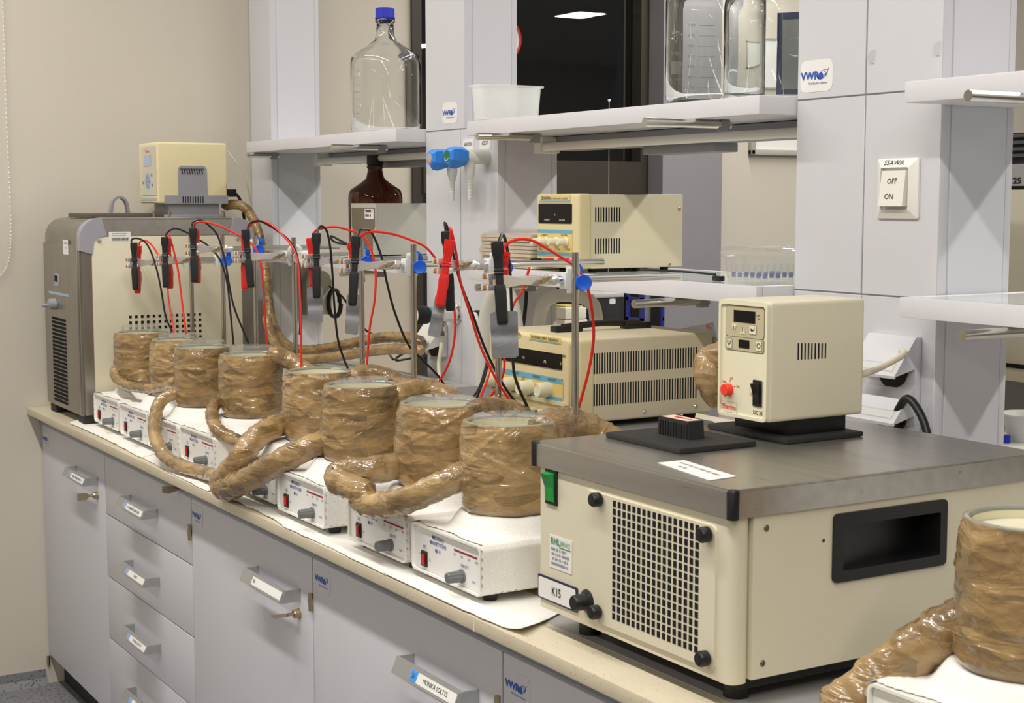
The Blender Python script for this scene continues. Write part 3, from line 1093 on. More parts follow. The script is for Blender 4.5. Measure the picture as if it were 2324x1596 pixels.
proto = make_stirrer()
STIRLAB = ['white magnetic stirrer next to the tall chiller, farthest of the row', 'white magnetic stirrer, second from the tall chiller',
           'white magnetic stirrer half hidden behind the looping wrapped hose', 'white magnetic stirrer under the fourth vessel, right of the hose loop',
           'white magnetic stirrer mostly hidden behind the thick forked hose', 'white magnetic stirrer between the forked hose and the stubby hose end',
           'white magnetic stirrer with its panel top covered by the bent hose, second nearest', 'white magnetic stirrer beside the cooling bath, nearest of the row']
STIR = []
for i in range(8):
    o = proto if i == 0 else copy_tree(proto)
    o.location = (UX[i], UY[i], BZ)
    o['label'] = STIRLAB[i]
    STIR.append(o)


def lace_cloth(label, x, y, hl, hr, seed, w=SW, dep=0.25, px=SW / 2, py=0.115, base=BZ):
    """a cloth over one stirrer: hangs hl on the left side, hr on the right side, scalloped edges"""
    e = 0.0035
    prof = []
    L = [(-e, SH - hl), (-e, SH - 0.006), (0.003, SH + 0.0018), (w - 0.003, SH + 0.0018), (w + e, SH - 0.006), (w + e, SH - hr)]
    seg = [math.dist(a, b) for a, b in zip(L, L[1:])]
    tot = sum(seg)

    def prof_at(s):
        s *= tot
        for (a, b), l in zip(zip(L, L[1:]), seg):
            if s <= l or (a, b) == (L[-2], L[-1]):
                t = min(1, s / l)
                return a[0] + (b[0] - a[0]) * t, a[1] + (b[1] - a[1]) * t
            s -= l

    def fn(u, v):
        lx, lz = prof_at(u)
        s = u * tot
        sc = 0.004 * abs(math.sin(s / 0.013 * PI))
        top = 0.003 < lx < w - 0.003
        fr = -0.002 - sc if not top else 0.004 + 0.010 * noise.noise(Vector((lx * 18, seed, 0))) - sc * 0.7
        ly = fr + (dep - fr) * v
        zz = lz
        if lx > -e * 0.99 and lx < w + e * 0.99:
            d = math.hypot(lx - px, ly - py)
            k = min(1, max(0, (0.104 - d) / 0.026))
            zz += 0.0262 * k * k * (3 - 2 * k)
        else:
            lx += (0.0016 * noise.noise(Vector((ly * 30, lz * 30, seed))) + 0.0012) * (1 if lx > 0 else -1) * (SH - lz) / 0.08
            if u < 0.004 or u > 0.996:
                zz += 0.003 * abs(math.sin(ly / 0.012 * PI))
        zz += 0.0012 * noise.noise(Vector((lx * 25, ly * 25, seed)))
        return Vector((x + lx, y + ly, base + zz))
    g = G().grid(fn, 120, 44)
    return tag(obj('lace_cloth', g, LACE, org=(x, y, base)), label, 'cloth', 'white lace cloths over the stirrers')


CLOTHLAB = ['white lace cloth over the stirrer next to the chiller', 'white lace cloth on the stirrer second from the chiller',
            'white lace cloth on the stirrer behind the looping hose', 'white lace cloth under the fourth vessel from the chiller',
            'white lace cloth on the stirrer behind the forked hose', 'white lace cloth below the vessel with the round clear plate',
            'white lace cloth below the second nearest vessel of the row', 'white lace cloth hanging down smoothly beside the cooling bath']
for i, (hl, hr) in enumerate(((0.07, 0.073), (0.02, 0.07), (0.02, 0.06), (0.03, 0.07), (0.03, 0.05), (0.06, 0.072), (0.05, 0.07), (0.03, 0.073))):
    lace_cloth(CLOTHLAB[i], UX[i], UY[i], hl, hr, i * 3.1)

# ------------------------------------------------------------------ tape-wrapped vessels
def wrap_noise(p, seed, k=1.0):
    a = noise.noise(Vector((p.x * 11 + seed * 3.3, p.y * 11, p.z * 13)))
    b = 1 - abs(noise.noise(Vector((p.x * 24, p.y * 24, p.z * 38 + seed)))) * 2
    return k * (0.0042 * a + 0.0016 * max(0.0, b) ** 4)


def wrapped_body(cx, cy, z0, z1, R, seed, taper=0):
    rg = random.Random(int(seed * 100))
    nA, nH = 150, 46
    prof = []
    for j in range(nH + 1):
        t = j / nH
        z = z0 + (z1 - z0) * min(1.0, t / 0.93)
        r = R * ((0.965 if taper == 0 else 0.93 + 0.05 * t) + 0.035 * math.sin(PI * min(1, t / 0.9)))
        if t < 0.07:
            r *= 0.90 + 0.10 * math.sqrt(t / 0.07)
        if t > 0.84:
            k = (t - 0.84) / 0.16
            r -= R * 0.13 * k * k
            z -= 0.0
        prof.append((r, z + (0.0025 if t > 0.93 else 0)))
    creases = []
    for k in range(14):
        creases.append((rg.uniform(0, 2 * PI), rg.uniform(z0, z1), rg.uniform(-0.06, 0.06), rg.uniform(0.5, 1.6), rg.uniform(0.0012, 0.0030)))
    vs = []
    for j, (r, z) in enumerate(prof):
        for i in range(nA):
            a = 2 * PI * i / nA
            d = Vector((math.cos(a), math.sin(a), 0))
            p = Vector((cx, cy, z)) + d * r
            k = wrap_noise(p, seed)
            for ca, cz, sl, wd, am in creases:
                da = (a - ca + PI) % (2 * PI) - PI
                if abs(da) < wd:
                    dz = (z - cz) - sl * da
                    if abs(dz) < 0.012:
                        k += am * math.exp(-(dz / 0.0028) ** 2) * math.cos(da / wd * PI / 2)
            if j >= nH - 2:
                k *= 0.4
            vs.append(p + d * k)
    fs = [(j * nA + i, j * nA + (i + 1) % nA, (j + 1) * nA + (i + 1) % nA, (j + 1) * nA + i) for j in range(nH) for i in range(nA)]
    fs.append(tuple(range(nA - 1, -1, -1)))
    return G().add(vs, fs)


VL = ['tape wrapped vessel next to the chiller, farthest of the row', 'tape wrapped vessel, second from the chiller', 'tape wrapped vessel above the hose loop, third from the chiller',
      'tape wrapped vessel with a tall clear dish, fourth from the chiller', 'tape wrapped vessel with a bare glass rim in mid row', 'tape wrapped vessel topped by a round clear plate in mid row',
      'tape wrapped vessel with the stubby hose end, second nearest of the row', 'tape wrapped vessel touching the cooling bath, nearest of the row',
      'tape wrapped vessel cut by the right edge of the picture']
VXY = [(UX[i] + SW / 2, y) for i, y in enumerate((0.129, 0.144, 0.130, 0.162, 0.155, 0.127, 0.131, 0.119))] + [(3.508, 0.162)]
VZ0 = BZ + 0.1155
VESS = []
for i, (cx, cy) in enumerate(VXY):
    R = (0.073, 0.070, 0.071, 0.073, 0.075, 0.077, 0.079, 0.079, 0.078)[i]
    z1 = 1.096 if i < 8 else 1.112
    v = thing('wrapped_vessel', VL[i], 'vessel', (cx, cy, VZ0), 'brown tape wrapped vessels on the stirrers')
    obj('wrapping', wrapped_body(cx, cy, VZ0, z1, R, 1.37 * i + 0.4, 1 if i in (2, 3) else 0), TAPES[i % 3], v, sm=60)
    ri, ro = R * 0.80, R * 0.905
    obj('glass_rim', G().lathe([(ri, z1 - 0.03), (ri, z1 + 0.001), (ri + 0.002, z1 + 0.0035), ((ri + ro) / 2, z1 + 0.0045), (ro - 0.001, z1 + 0.003), (ro, z1 - 0.003), (ro - 0.003, z1 - 0.01)], (cx, cy, 0), 56), RIMG, v)
    obj('liner', G().lathe([(ri - 0.0005, z1 - 0.001), (ri - 0.001, z1 - 0.04), (0.0001, z1 - 0.04)], (cx, cy, 0), 48), VESSELIN, v)
    obj('contents', G().lathe([(ri - 0.0012, z1 - (0.010 if i == 8 else 0.018)), (0.0001, z1 - (0.0095 if i == 8 else 0.0175))], (cx, cy, 0), 40), WAXY, v)
    VESS.append((cx, cy, z1, R))

DISHLAB = ['shallow clear dish over the farthest vessel', 'shallow clear dish over the vessel second from the chiller', 'shallow clear dish over the vessel above the hose loop',
           'shallow clear dish over the fourth vessel from the chiller', None, 'round clear plate tilted on the vessel in mid row', 'clear lid lying inside the rim of the second nearest vessel',
           'clear lid lying on the nearest vessel of the row']
for i in range(8):
    if not DISHLAB[i]:
        continue
    cx, cy, z1, R = VESS[i]
    r = (0.048, 0.048, 0.050, 0.0485, 0, 0.051, 0.060, 0.058)[i]
    h = (0.0145, 0.013, 0.013, 0.0165, 0, 0.006, 0.005, 0.006)[i]
    zb = z1 + 0.005 if i < 4 else z1 + 0.006
    c0 = Vector((cx - (0.0 if i != 0 else 0.004), cy, zb))
    d = Vector((0.0, 0.0, 1.0)) if i != 5 else Vector((0.0, -0.05, 1.0))
    r2 = r if i >= 5 else min(r, R * 0.79)
    tag(obj('clear_dish', G().lathe([(0.0001, h), (r2 - 0.002, h), (r2, h - 0.001), (r2 + 0.0006, 0.0), (r2 - 0.001, 0.0), (r2 - 0.0015, h - 0.0018), (0.0001, h - 0.0018)], c0, 48, d), CLEARP, org=c0),
        DISHLAB[i], 'dish', 'clear dishes and lids on the vessels')


def hose(label, pts, r, seed, m, group='tape wrapped hoses', name='wrapped_hose', n=22):
    pts = curve(pts, 4)
    L = [0.0]
    for a, b in zip(pts, pts[1:]):
        L.append(L[-1] + (b - a).length)
    step = 0.0042
    N = max(8, int(L[-1] / step))
    res = []
    j = 0
    for i in range(N + 1):
        s = L[-1] * i / N
        while j < len(L) - 2 and L[j + 1] < s:
            j += 1
        t = (s - L[j]) / max(1e-9, L[j + 1] - L[j])
        res.append(pts[j].lerp(pts[j + 1], min(1, t)))

    def wob(i, q, p):
        s = L[-1] * i / N
        a = noise.noise(Vector((math.cos(q) * 1.6, math.sin(q) * 1.2, s * 34 + seed)))
        b = 1 - abs(noise.noise(Vector((math.cos(q) * 2.5 + s * 20, math.sin(q) * 2.0, s * 55 + seed * 3)))) * 2
        lap = ((s / 0.030 + q / (2 * PI)) % 1.0)
        end = 1.0 if 3 < i < N - 3 else (0.55 + 0.15 * min(i, N - i))
        return end * (1 + 0.10 * a + 0.06 * max(0.0, b) ** 3 + 0.09 * (lap - 0.5))
    g = G().tube(res, r, n, True, wob)
    return tag(obj(name, g, m, org=res[0], sm=60), label, 'hose', group)


def zp(L):
    return [PZ(x, y, z) for x, y, z in L]


def dp(L):
    return [PD(x, y, d) for x, y, d in L]


hose('thin wrapped hose bending around the foot of the farthest vessel', dp([(259, 832, 4.02), (264, 858, 3.99), (292, 876, 3.93), (332, 882, 3.85), (372, 878, 3.77), (398, 866, 3.70)]), 0.0125, 1.1, TAPES[0])
hose('wrapped hose looping down over the stirrer front to the bench edge', [Vector((VXY[2][0] - 0.02, VXY[2][1] - 0.04, 0.985))] + zp([(388, 897, 0.985), (362, 915, 0.968), (352, 950, 0.936), (352, 985, 0.907), (363, 1020, 0.882), (388, 1046, 0.866), (425, 1063, 0.860), (462, 1073, 0.860), (496, 1083, 0.866)]), 0.0150, 2.2, TAPES[1])
hose('wrapped hose curling off the fourth vessel into the forked hose', [Vector((VXY[3][0] - 0.025, VXY[3][1] - 0.045, 0.985))] + zp([(512, 905, 0.992), (488, 918, 0.985), (481, 945, 0.968), (492, 973, 0.95), (517, 991, 0.935), (548, 1006, 0.925)]), 0.0145, 3.3, TAPES[2])
def yp(L):
    return [PY(x, y, v) for x, y, v in L]


hose('thick forked wrapped hose bent double at the bench edge between two vessels', yp([(672, 950, 0.125), (625, 968, 0.07), (585, 992, 0.02), (552, 1030, -0.015), (526, 1066, -0.033), (504, 1094, -0.034), (512, 1106, -0.034), (552, 1094, -0.033), (604, 1066, -0.02), (655, 1038, 0.01), (705, 1014, 0.045), (758, 995, 0.095)]), lambda t: 0.0235 + 0.003 * math.exp(-((t - 0.5) / 0.1) ** 2), 4.4, TAPES[0])
hose('stubby wrapped hose bent double between the two nearest vessels', yp([(950, 1048, 0.105), (890, 1060, 0.05), (830, 1068, 0.0), (782, 1074, -0.025), (766, 1084, -0.036), (790, 1104, -0.034), (826, 1116, -0.026), (820, 1136, -0.026), (856, 1147, -0.022), (915, 1138, -0.012), (970, 1116, 0.008), (1025, 1090, 0.038), (1082, 1064, 0.08)]), lambda t: 0.0235 if t < 0.35 else 0.0215, 5.5, TAPES[1])
hose('wrapped hose sloping down to the bottom edge beside the right hand vessel', zp([(2240, 1385, 1.0), (2170, 1420, 0.985), (2100, 1460, 0.965), (2030, 1515, 0.935), (1960, 1570, 0.908), (1880, 1625, 0.885)]), 0.0275, 6.6, TAPES[2])
hose('wrapped hose lump behind the fourth vessel', dp([(610, 800, 3.42), (650, 815, 3.44), (690, 840, 3.42), (735, 870, 3.36), (770, 890, 3.3)]), 0.020, 7.7, TAPES[0])
hose('wrapped hose running from the mid row vessel back past the rod', dp([(790, 862, 3.10), (840, 850, 3.12), (885, 862, 3.10), (930, 882, 3.04), (980, 905, 2.98)]), 0.0205, 8.8, TAPES[2])
hose('wrapped hose behind the vessel with the round clear plate', dp([(890, 900, 2.86), (935, 886, 2.9), (975, 886, 2.92), (1020, 905, 2.9), (1060, 930, 2.86)]), 0.0205, 9.9, TAPES[1])
hose('wrapped hose leaving the second nearest vessel towards the power supply', dp([(1060, 945, 2.60), (1105, 930, 2.63), (1150, 935, 2.66), (1200, 960, 2.66)]), 0.022, 10.9, TAPES[0])
hose('wrapped hose passing behind the steel rod next to the cooling bath', dp([(1225, 985, 2.42), (1265, 968, 2.46), (1310, 972, 2.50), (1360, 995, 2.52), (1420, 1030, 2.5)]), 0.030, 12.1, TAPES[2])
hose('wrapped hose end hanging behind the control head of the cooling bath', [Vector((2.872, 0.42, 1.235))] + dp([(1630, 812, 2.40), (1611, 838, 2.40), (1618, 872, 2.40), (1650, 900, 2.40)]) + [Vector((2.87, 0.43, 1.16))], 0.024, 13.1, TAPES[1])
hose('long wrapped hose from the chiller head down behind the rods', [PX(505, 468, 0.36), PX(535, 464, 0.40)] + [PY(x, y, yy) for x, y, yy in ((560, 476, 0.50), (582, 515, 0.52), (598, 580, 0.53), (606, 650, 0.53), (614, 718, 0.53), (636, 768, 0.53), (672, 793, 0.54), (735, 792, 0.555), (800, 779, 0.57), (870, 766, 0.59), (925, 767, 0.605), (963, 778, 0.615))], 0.0132, 14.1, TAPES[2])
hose('second wrapped hose running beside the long chiller hose', [PY(x, y, yy) for x, y, yy in ((604, 715, 0.50), (616, 765, 0.49), (642, 800, 0.485), (690, 815, 0.50), (760, 810, 0.52), (830, 799, 0.54), (900, 792, 0.56), (960, 796, 0.575))], 0.0128, 15.1, TAPES[0])

# ------------------------------------------------------------------ clamps on the rods
ROD_Y = [UY[i] + 0.234 for i in range(8)]
ROD_X = [UX[i] + SW / 2 for i in range(8)]
# jaw tip, wing nut, ferrule end and bar end: pixel x; bar height: pixel y at the jaw
CLAMPS = [(292, 352, 375, 660, 597), (362, 419, 436, 720, 591), (428, 490, 524, 770, 566), (541, 628, 690, 800, 583),
          (694, 768, 802, 968, 592), (782, 872, 908, 1105, 604), (994, 1044, 1108, 1368, 604), (1107, 1221, 1260, 1541, 640)]
CLAMPLAB = ['metal clamp holding the crocodile clips over the farthest vessel', 'metal clamp on the second rod from the chiller', 'metal clamp set highest, on the third rod from the chiller',
            'metal clamp with white boss and white collar on the fourth rod', 'metal clamp on the rod behind the bare rimmed vessel', 'metal clamp holding the clip of the narrow plate in mid row',
            'metal clamp holding the red and black clips with the tilted plate', 'nearest metal clamp, holding the widest grey plate']
JAW = []


def make_clamp(i):
    xj, xn, xf, xe, yj = CLAMPS[i]
    xr, yr = ROD_X[i], ROD_Y[i]
    xb = xr - 0.017                                     # the bar passes behind the rod
    Y = lambda p: PX(p, yj, xb).y
    z = PX(xj, yj, xb).z
    t = thing('rod_clamp', CLAMPLAB[i], 'clamp', (xr, yr, z - 0.02), 'metal clamps on the stirrer rods')
    y0, yn, yf = Y(xj), Y(xn), Y(xf)
    ye = max(Y(xe), yr + 0.02)
    obj('bar', G().cyl((xb, yf - 0.004, z), (xb, ye, z), 0.0060, n=18), CHROME, t)
    L = yn - y0
    for s, off in ((1, 0.0085), (-1, -0.0085)):
        x = xb + off
        secs = [((x, y0 + 0.006, z), 0.0024, 0.0135), ((x, y0 + 0.020, z), 0.0026, 0.0145), ((x, y0 + 0.024, z), 0.0026, 0.010), ((x, y0 + 0.032, z), 0.0026, 0.0065 if s < 0 else 0.0095),
                ((x, y0 + L * 0.62, z), 0.0026, 0.0058), ((x, yn, z), 0.003, 0.0085), ((x, yn + 0.012, z), 0.003, 0.0065)]
        obj('jaw', G().loft(secs, XP, ZP), ALUP, t, sm=25)
        g = G()
        for dz in (0.0085, -0.0085):
            g.bev(x - 0.0022, x + 0.0022, y0 - 0.004, y0 + 0.010, z + dz - 0.0035, z + dz + 0.0035, 0.0008, 1)
            obj('prong', G().bev(x - 0.0035, x + 0.0035, y0 - 0.006, y0 + 0.022, z + dz - 0.0048, z + dz + 0.0048, 0.0015), ALUP, t)
            g.bev(x - s * 0.0062 - 0.0028, x - s * 0.0062 + 0.0028, y0 - 0.0055, y0 + 0.006, z + dz - 0.0035, z + dz + 0.0035, 0.001, 1)
        obj('cork_pad', g, CORK, t)
    g = G().cyl((xb - 0.013, yn, z), (xb + 0.017, yn, z), 0.0026, n=10).cyl((xb + 0.012, yn, z), (xb + 0.018, yn, z), 0.0048, n=12)
    for s in (1, -1):
        g.loft([((xb + 0.015, yn + s * 0.003, z), 0.0012, 0.003), ((xb + 0.016, yn + s * 0.009, z + s * 0.003), 0.0010, 0.0035), ((xb + 0.016, yn + s * 0.015, z + s * 0.006), 0.0008, 0.002)], XP, ZP)
    obj('wing_nut', g, BRASS, t)
    obj('ferrule', G().lathe([(0.005, 0), (0.0085, 0.003), (0.0085, (yf - yn) * 0.45), (0.0068, (yf - yn) * 0.5), (0.0088, (yf - yn) * 0.56), (0.0088, yf - yn - 0.006), (0.006, yf - yn)], (xb, yn + 0.004, z), 18, YP), ALUP, t)
    # boss head: two white blocks, one round the rod and one round the bar, with blue screws
    bz = z - 0.002
    obj('boss_head', G().bev(xr - 0.028, xr - 0.0065, yr - 0.014, yr + 0.006, bz - 0.0135, bz + 0.0135, 0.003).bev(xr - 0.0095, xr - 0.006, yr - 0.011, yr + 0.013, bz - 0.020, bz + 0.020, 0.0012)
        .bev(xr - 0.024, xr - 0.007, yr - 0.004, yr + 0.014, bz + 0.010, bz + 0.024, 0.003).bev(xr - 0.008, xr + 0.006, yr + 0.006, yr + 0.016, bz - 0.010, bz + 0.010, 0.002), BOSSW, t)
    white = i == 3
    kx = Vector((0.86, -0.5, 0)).normalized()
    kc = Vector((xr + 0.002, yr + 0.013, bz - 0.002))
    kprof = [(0.006, 0.0), (0.006, 0.008), (0.0125, 0.010), (0.0132, 0.012), (0.0132, 0.019), (0.0118, 0.0205), (0.0105, 0.0198), (0.0001, 0.0198)]
    obj('screw_knob', G().lathe(kprof, kc, 28, kx), BOSSW if white else BLUEK, t)
    obj('screw_knob', G().lathe(kprof, Vector((xr - 0.026, yr + 0.010, bz + 0.010)), 28, Vector((-0.5, 0.75, 0.25))), BOSSW if white else BLUEK, t)
    if white:
        obj('collar', G().cyl((xb, yf - 0.02, z), (xb, yr + 0.045, z), 0.0105, n=20), WHITEP, t)
    JAW.append(Vector((xb, y0 + 0.004, z)))


for i in range(8):
    make_clamp(i)

# ------------------------------------------------------------------ crocodile clips and their leads
HR = Vector((RGT.x, RGT.y, 0)).normalized()             # horizontal, across the view: used for how the clips hang
HD = HR.cross(ZP)


def clip(label, pt, pb, dep, m, wire, wm, wr, group, turn=0.0, wide=1.0):
    """pt, pb: pixel top and bottom; wire: (px, py, depth) path from the boot; a boot, two jaws, a lead"""
    a, b = PD(pt[0], pt[1], dep), PD(pb[0], pb[1], dep)
    ax = b - a
    R = (HR * math.cos(turn) + HD * math.sin(turn)).normalized()
    R = (R - ax.normalized() * R.dot(ax.normalized())).normalized()
    D = ax.normalized().cross(R)
    t = thing('crocodile_clip', label, 'clip', b, group)
    P = lambda k, s=0.0: a + ax * k + R * s
    w = 0.0076 * wide
    L = lambda *q: [(P(k), w * x, w * y) for k, x, y in q]
    obj('boot', G().loft(L((0.0, 1.05, 0.9), (0.01, 1.15, 1.0), (0.13, 1.15, 1.0), (0.19, 0.92, 0.85), (0.33, 0.84, 0.8), (0.34, 0.98, 0.92), (0.355, 0.98, 0.92), (0.365, 0.84, 0.8), (0.38, 0.98, 0.92), (0.395, 0.98, 0.92), (0.405, 0.72, 0.7), (0.53, 0.72, 0.7)), R, D), m, t, sm=15)
    obj('jaw', G().loft(L((0.52, 0.85, 0.8), (0.53, 1.0, 0.95), (0.60, 1.12, 1.05), (0.97, 1.0, 0.85), (1.0, 0.8, 0.65)), R, D), m, t, sm=15)
    off = -D * w * 0.9 + R * w * 0.25
    obj('lever', G().loft([(P(k) + off, w * x, w * y) for k, x, y in ((0.55, 0.55, 0.35), (0.56, 0.72, 0.5), (0.70, 0.85, 0.75), (0.735, 0.85, 0.75), (0.75, 0.75, 0.35), (0.93, 0.68, 0.3), (0.95, 0.5, 0.2))], R, D), m, t, sm=15)
    if wire:
        pts = curve([P(0.06)] + dp(wire), 10)
        obj('lead', G().tube(pts, wr, 8), wm, t)
    return t


def dz(i):
    return depth(JAW[i])


def W(path, d0, d1):
    n = len(path)
    return [(x, y, d0 + (d1 - d0) * (k / max(1, n - 1)) ** 1.3) for k, (x, y) in enumerate(path)]


WR = 0.00235
BLK = 'black crocodile clips with leads'
RDS = 'red crocodile clips with leads'
D = [dz(i) for i in range(8)]
clip('black crocodile clip hanging over the farthest vessel', (304, 551), (308, 658), D[0] - 0.02, BLACK, W([(298, 546), (308, 541), (326, 547), (341, 568), (356, 613), (366, 660), (376, 718), (392, 756)], D[0] - 0.02, 3.95), BLACK, WR, BLK)
clip('red crocodile clip behind the black one over the farthest vessel', (314, 558), (312, 666), D[0] + 0.012, REDJ, W([(317, 551), (322, 547), (333, 547), (348, 561), (363, 588), (372, 620), (380, 656), (384, 690), (397, 764)], D[0] + 0.01, 3.9), RED, WR, RDS)
clip('black crocodile clip second from the chiller', (374, 538), (377, 653), D[1] - 0.02, BLACK, W([(380, 528), (396, 519), (416, 524), (446, 541), (476, 561), (500, 592), (515, 640), (522, 700), (530, 782)], D[1] - 0.02, 3.75), BLACK, WR, BLK)
clip('red crocodile clip second from the chiller', (380, 541), (386, 655), D[1] + 0.012, REDJ, W([(382, 529), (388, 546), (396, 576), (404, 613), (410, 660), (416, 710), (422, 758)], D[1] + 0.03, 3.75), RED, WR, RDS)
clip('black crocodile clip in the highest clamp', (438, 518), (442, 641), D[2] - 0.02, BLACK, W([(437, 506), (453, 500), (471, 509), (491, 530), (501, 555), (511, 593), (519, 640), (532, 700), (566, 784)], D[2] - 0.01, 3.6), BLACK, WR, BLK)
clip('red crocodile clip in the highest clamp', (444, 521), (448, 643), D[2] + 0.012, REDJ, W([(443, 507), (466, 504), (501, 514), (528, 527), (552, 540), (578, 562), (592, 600), (597, 650), (606, 786)], D[2] - 0.02, 3.56), RED, WR, RDS)
clip('black crocodile clip beside the white boss', (557, 521), (570, 653), D[3] - 0.02, BLACK, W([(565, 508), (584, 501), (606, 509), (634, 527), (658, 549), (674, 580), (682, 640), (682, 720), (680, 760)], D[3] - 0.01, 3.45), BLACK, WR, BLK)
clip('red crocodile clip beside the white boss', (556, 530), (556, 657), D[3] + 0.012, REDJ, W([(567, 512), (578, 504), (600, 503), (622, 515), (645, 538), (664, 562), (677, 600), (681, 668), (683, 723), (684, 842)], D[3], 3.40), RED, WR, RDS)
clip('black crocodile clip gripping the shortest plate', (718, 529), (719, 676), D[4] - 0.02, BLACK, W([(723, 518), (731, 514), (741, 523), (749, 558), (754, 613), (758, 682), (766, 765), (780, 814), (792, 842)], D[4] - 0.01, 3.15), BLACK, WR, BLK)
clip('red crocodile clip half hidden behind the clip of the shortest plate', (705, 541), (712, 650), D[4] + 0.012, REDJ, W([(716, 524), (733, 518), (760, 515), (794, 523), (816, 532), (838, 556), (852, 613), (850, 682), (839, 745), (832, 840)], D[4], 3.12), RED, WR, RDS)
clip('black crocodile clip gripping the narrow plate in mid row', (809, 536), (800, 693), D[5] - 0.02, BLACK, W([(816, 524), (826, 521), (840, 524), (854, 550), (868, 591), (878, 641), (896, 709), (926, 781), (962, 820), (998, 858), (1018, 896)], D[5] - 0.01, 3.05), BLACK, WR, BLK)
clip('red crocodile clip half hidden behind the clip of the narrow plate', (798, 551), (806, 640), D[5] + 0.012, REDJ, W([(812, 540), (822, 534), (834, 528), (857, 526), (898, 533), (940, 548), (966, 561), (985, 582), (1005, 610), (1025, 660), (1033, 745), (1020, 820), (985, 886)], D[5], 2.95), RED, WR, RDS)
clip('black crocodile clip beside the tilted plate', (1013, 525), (1022, 706), D[6] + 0.012, BLACK, W([(1010, 512), (1009, 506), (1016, 520), (1034, 600), (1048, 650), (1073, 715), (1101, 792), (1140, 870), (1184, 932)], D[6] + 0.02, 2.72), BLACK, WR, BLK, wide=1.05)
clip('red crocodile clip gripping the tilted plate', (1022, 545), (998, 696), D[6] - 0.022, REDJ, W([(1024, 524), (1020, 517), (1026, 530), (1036, 580), (1045, 640), (1066, 709), (1092, 790), (1130, 868), (1176, 934)], D[6] - 0.03, 2.68), RED, WR, RDS, wide=1.05)
clip('black crocodile clip gripping the widest plate, nearest of all', (1128, 549), (1141, 736), D[7] - 0.02, BLACK, W([(1137, 536), (1142, 533), (1149, 554), (1157, 612), (1161, 700), (1164, 820), (1174, 872), (1204, 938)], D[7] + 0.01, 2.68), BLACK, 0.0026, BLK, wide=1.1)
clip('red crocodile clip half hidden behind the nearest black clip', (1146, 572), (1140, 640), D[7] + 0.014, REDJ, W([(1143, 562), (1155, 551), (1179, 543), (1210, 547), (1248, 568), (1281, 589), (1306, 606), (1326, 636), (1340, 680), (1347, 745), (1345, 790), (1334, 850), (1311, 934)], D[7] + 0.02, 2.55), RED, 0.0025, RDS)


def lead(label, path, m):
    pts = curve(dp(path), 10)
    return tag(obj('test_lead', G().tube(pts, WR, 8), m, org=pts[-1]), label, 'cable', 'loose test leads at the large power supply')


lead('black test lead dropping left of the large power supply', W([(1106, 818), (1098, 850), (1088, 880), (1074, 902)], 2.9, 2.8), BLACK)
lead('second black test lead dropping left of the large power supply', W([(1108, 822), (1099, 860), (1091, 880), (1082, 904)], 2.91, 2.82), BLACK)
lead('red test lead dropping left of the large power supply', W([(1116, 826), (1107, 858), (1098, 884), (1090, 904)], 2.86, 2.8), RED)
lead('red test lead curving in front of the large power supply', W([(1145, 812), (1143, 845), (1130, 878), (1108, 906)], 2.78, 2.8), RED)
lead('red test lead slanting across the lower shelf edge', W([(1204, 596), (1188, 655), (1166, 690), (1160, 720)], 2.75, 2.75), RED)


def electrode(label, corners, i, bend):
    """corners: pixel tl, tr, br, bl at the depth of the clip; a sheet of metal with a kink"""
    d = D[i] - (0.022 if i != 6 else 0.010)
    P4 = [PD(x, y, d) for x, y in corners]
    N = (P4[1] - P4[0]).cross(P4[3] - P4[0]).normalized()
    t = 0.0009
    nu, nv = 8, 14

    def fn(sgn):
        def f(u, v):
            k = 0.004
            p = P4[0].lerp(P4[1], u).lerp(P4[3].lerp(P4[2], u), v)
            uu = min(u, 1 - u)
            for vv, s in ((v, 1), (1 - v, -1)):
                if uu < 0.1 and vv < 0.05:
                    p += (P4[3] - P4[0]) * (0.05 - vv) * s * (1 - uu / 0.1) * 0.8
            return p + N * (sgn * t + bend * math.exp(-((v - 0.5) / 0.10) ** 2) * 0.004 + bend * 0.003 * v)
        return f
    g = G().grid(fn(1), nu, nv)
    n = len(g.v)
    g.grid(fn(-1), nu, nv)
    w = nu + 1
    rim = list(range(w)) + [j * w + w - 1 for j in range(1, nv + 1)] + [nv * w + i_ for i_ in range(w - 2, -1, -1)] + [j * w for j in range(nv - 1, 0, -1)]
    for a, b in zip(rim, rim[1:] + rim[:1]):
        g.f.append((a, b, n + b, n + a))
    return tag(obj('electrode_plate', g, PLATE, org=(P4[2] + P4[3]) / 2), label, 'plate', 'grey metal electrode plates in the clips')


electrode('short grey metal plate with a crease across its middle', ((696, 653), (732, 650), (733, 733), (700, 733)), 4, 1)
electrode('narrow grey metal plate with a dented neck', ((787, 668), (818, 669), (812, 761), (782, 757)), 5, 1)
electrode('tilted grey metal plate gripped by the red clip', ((989, 668), (1015, 670), (999, 767), (970, 762)), 6, -1)
electrode('widest grey metal plate, hanging in front of the large power supply', ((1112, 709), (1175, 705), (1177, 812), (1116, 813)), 7, 1)

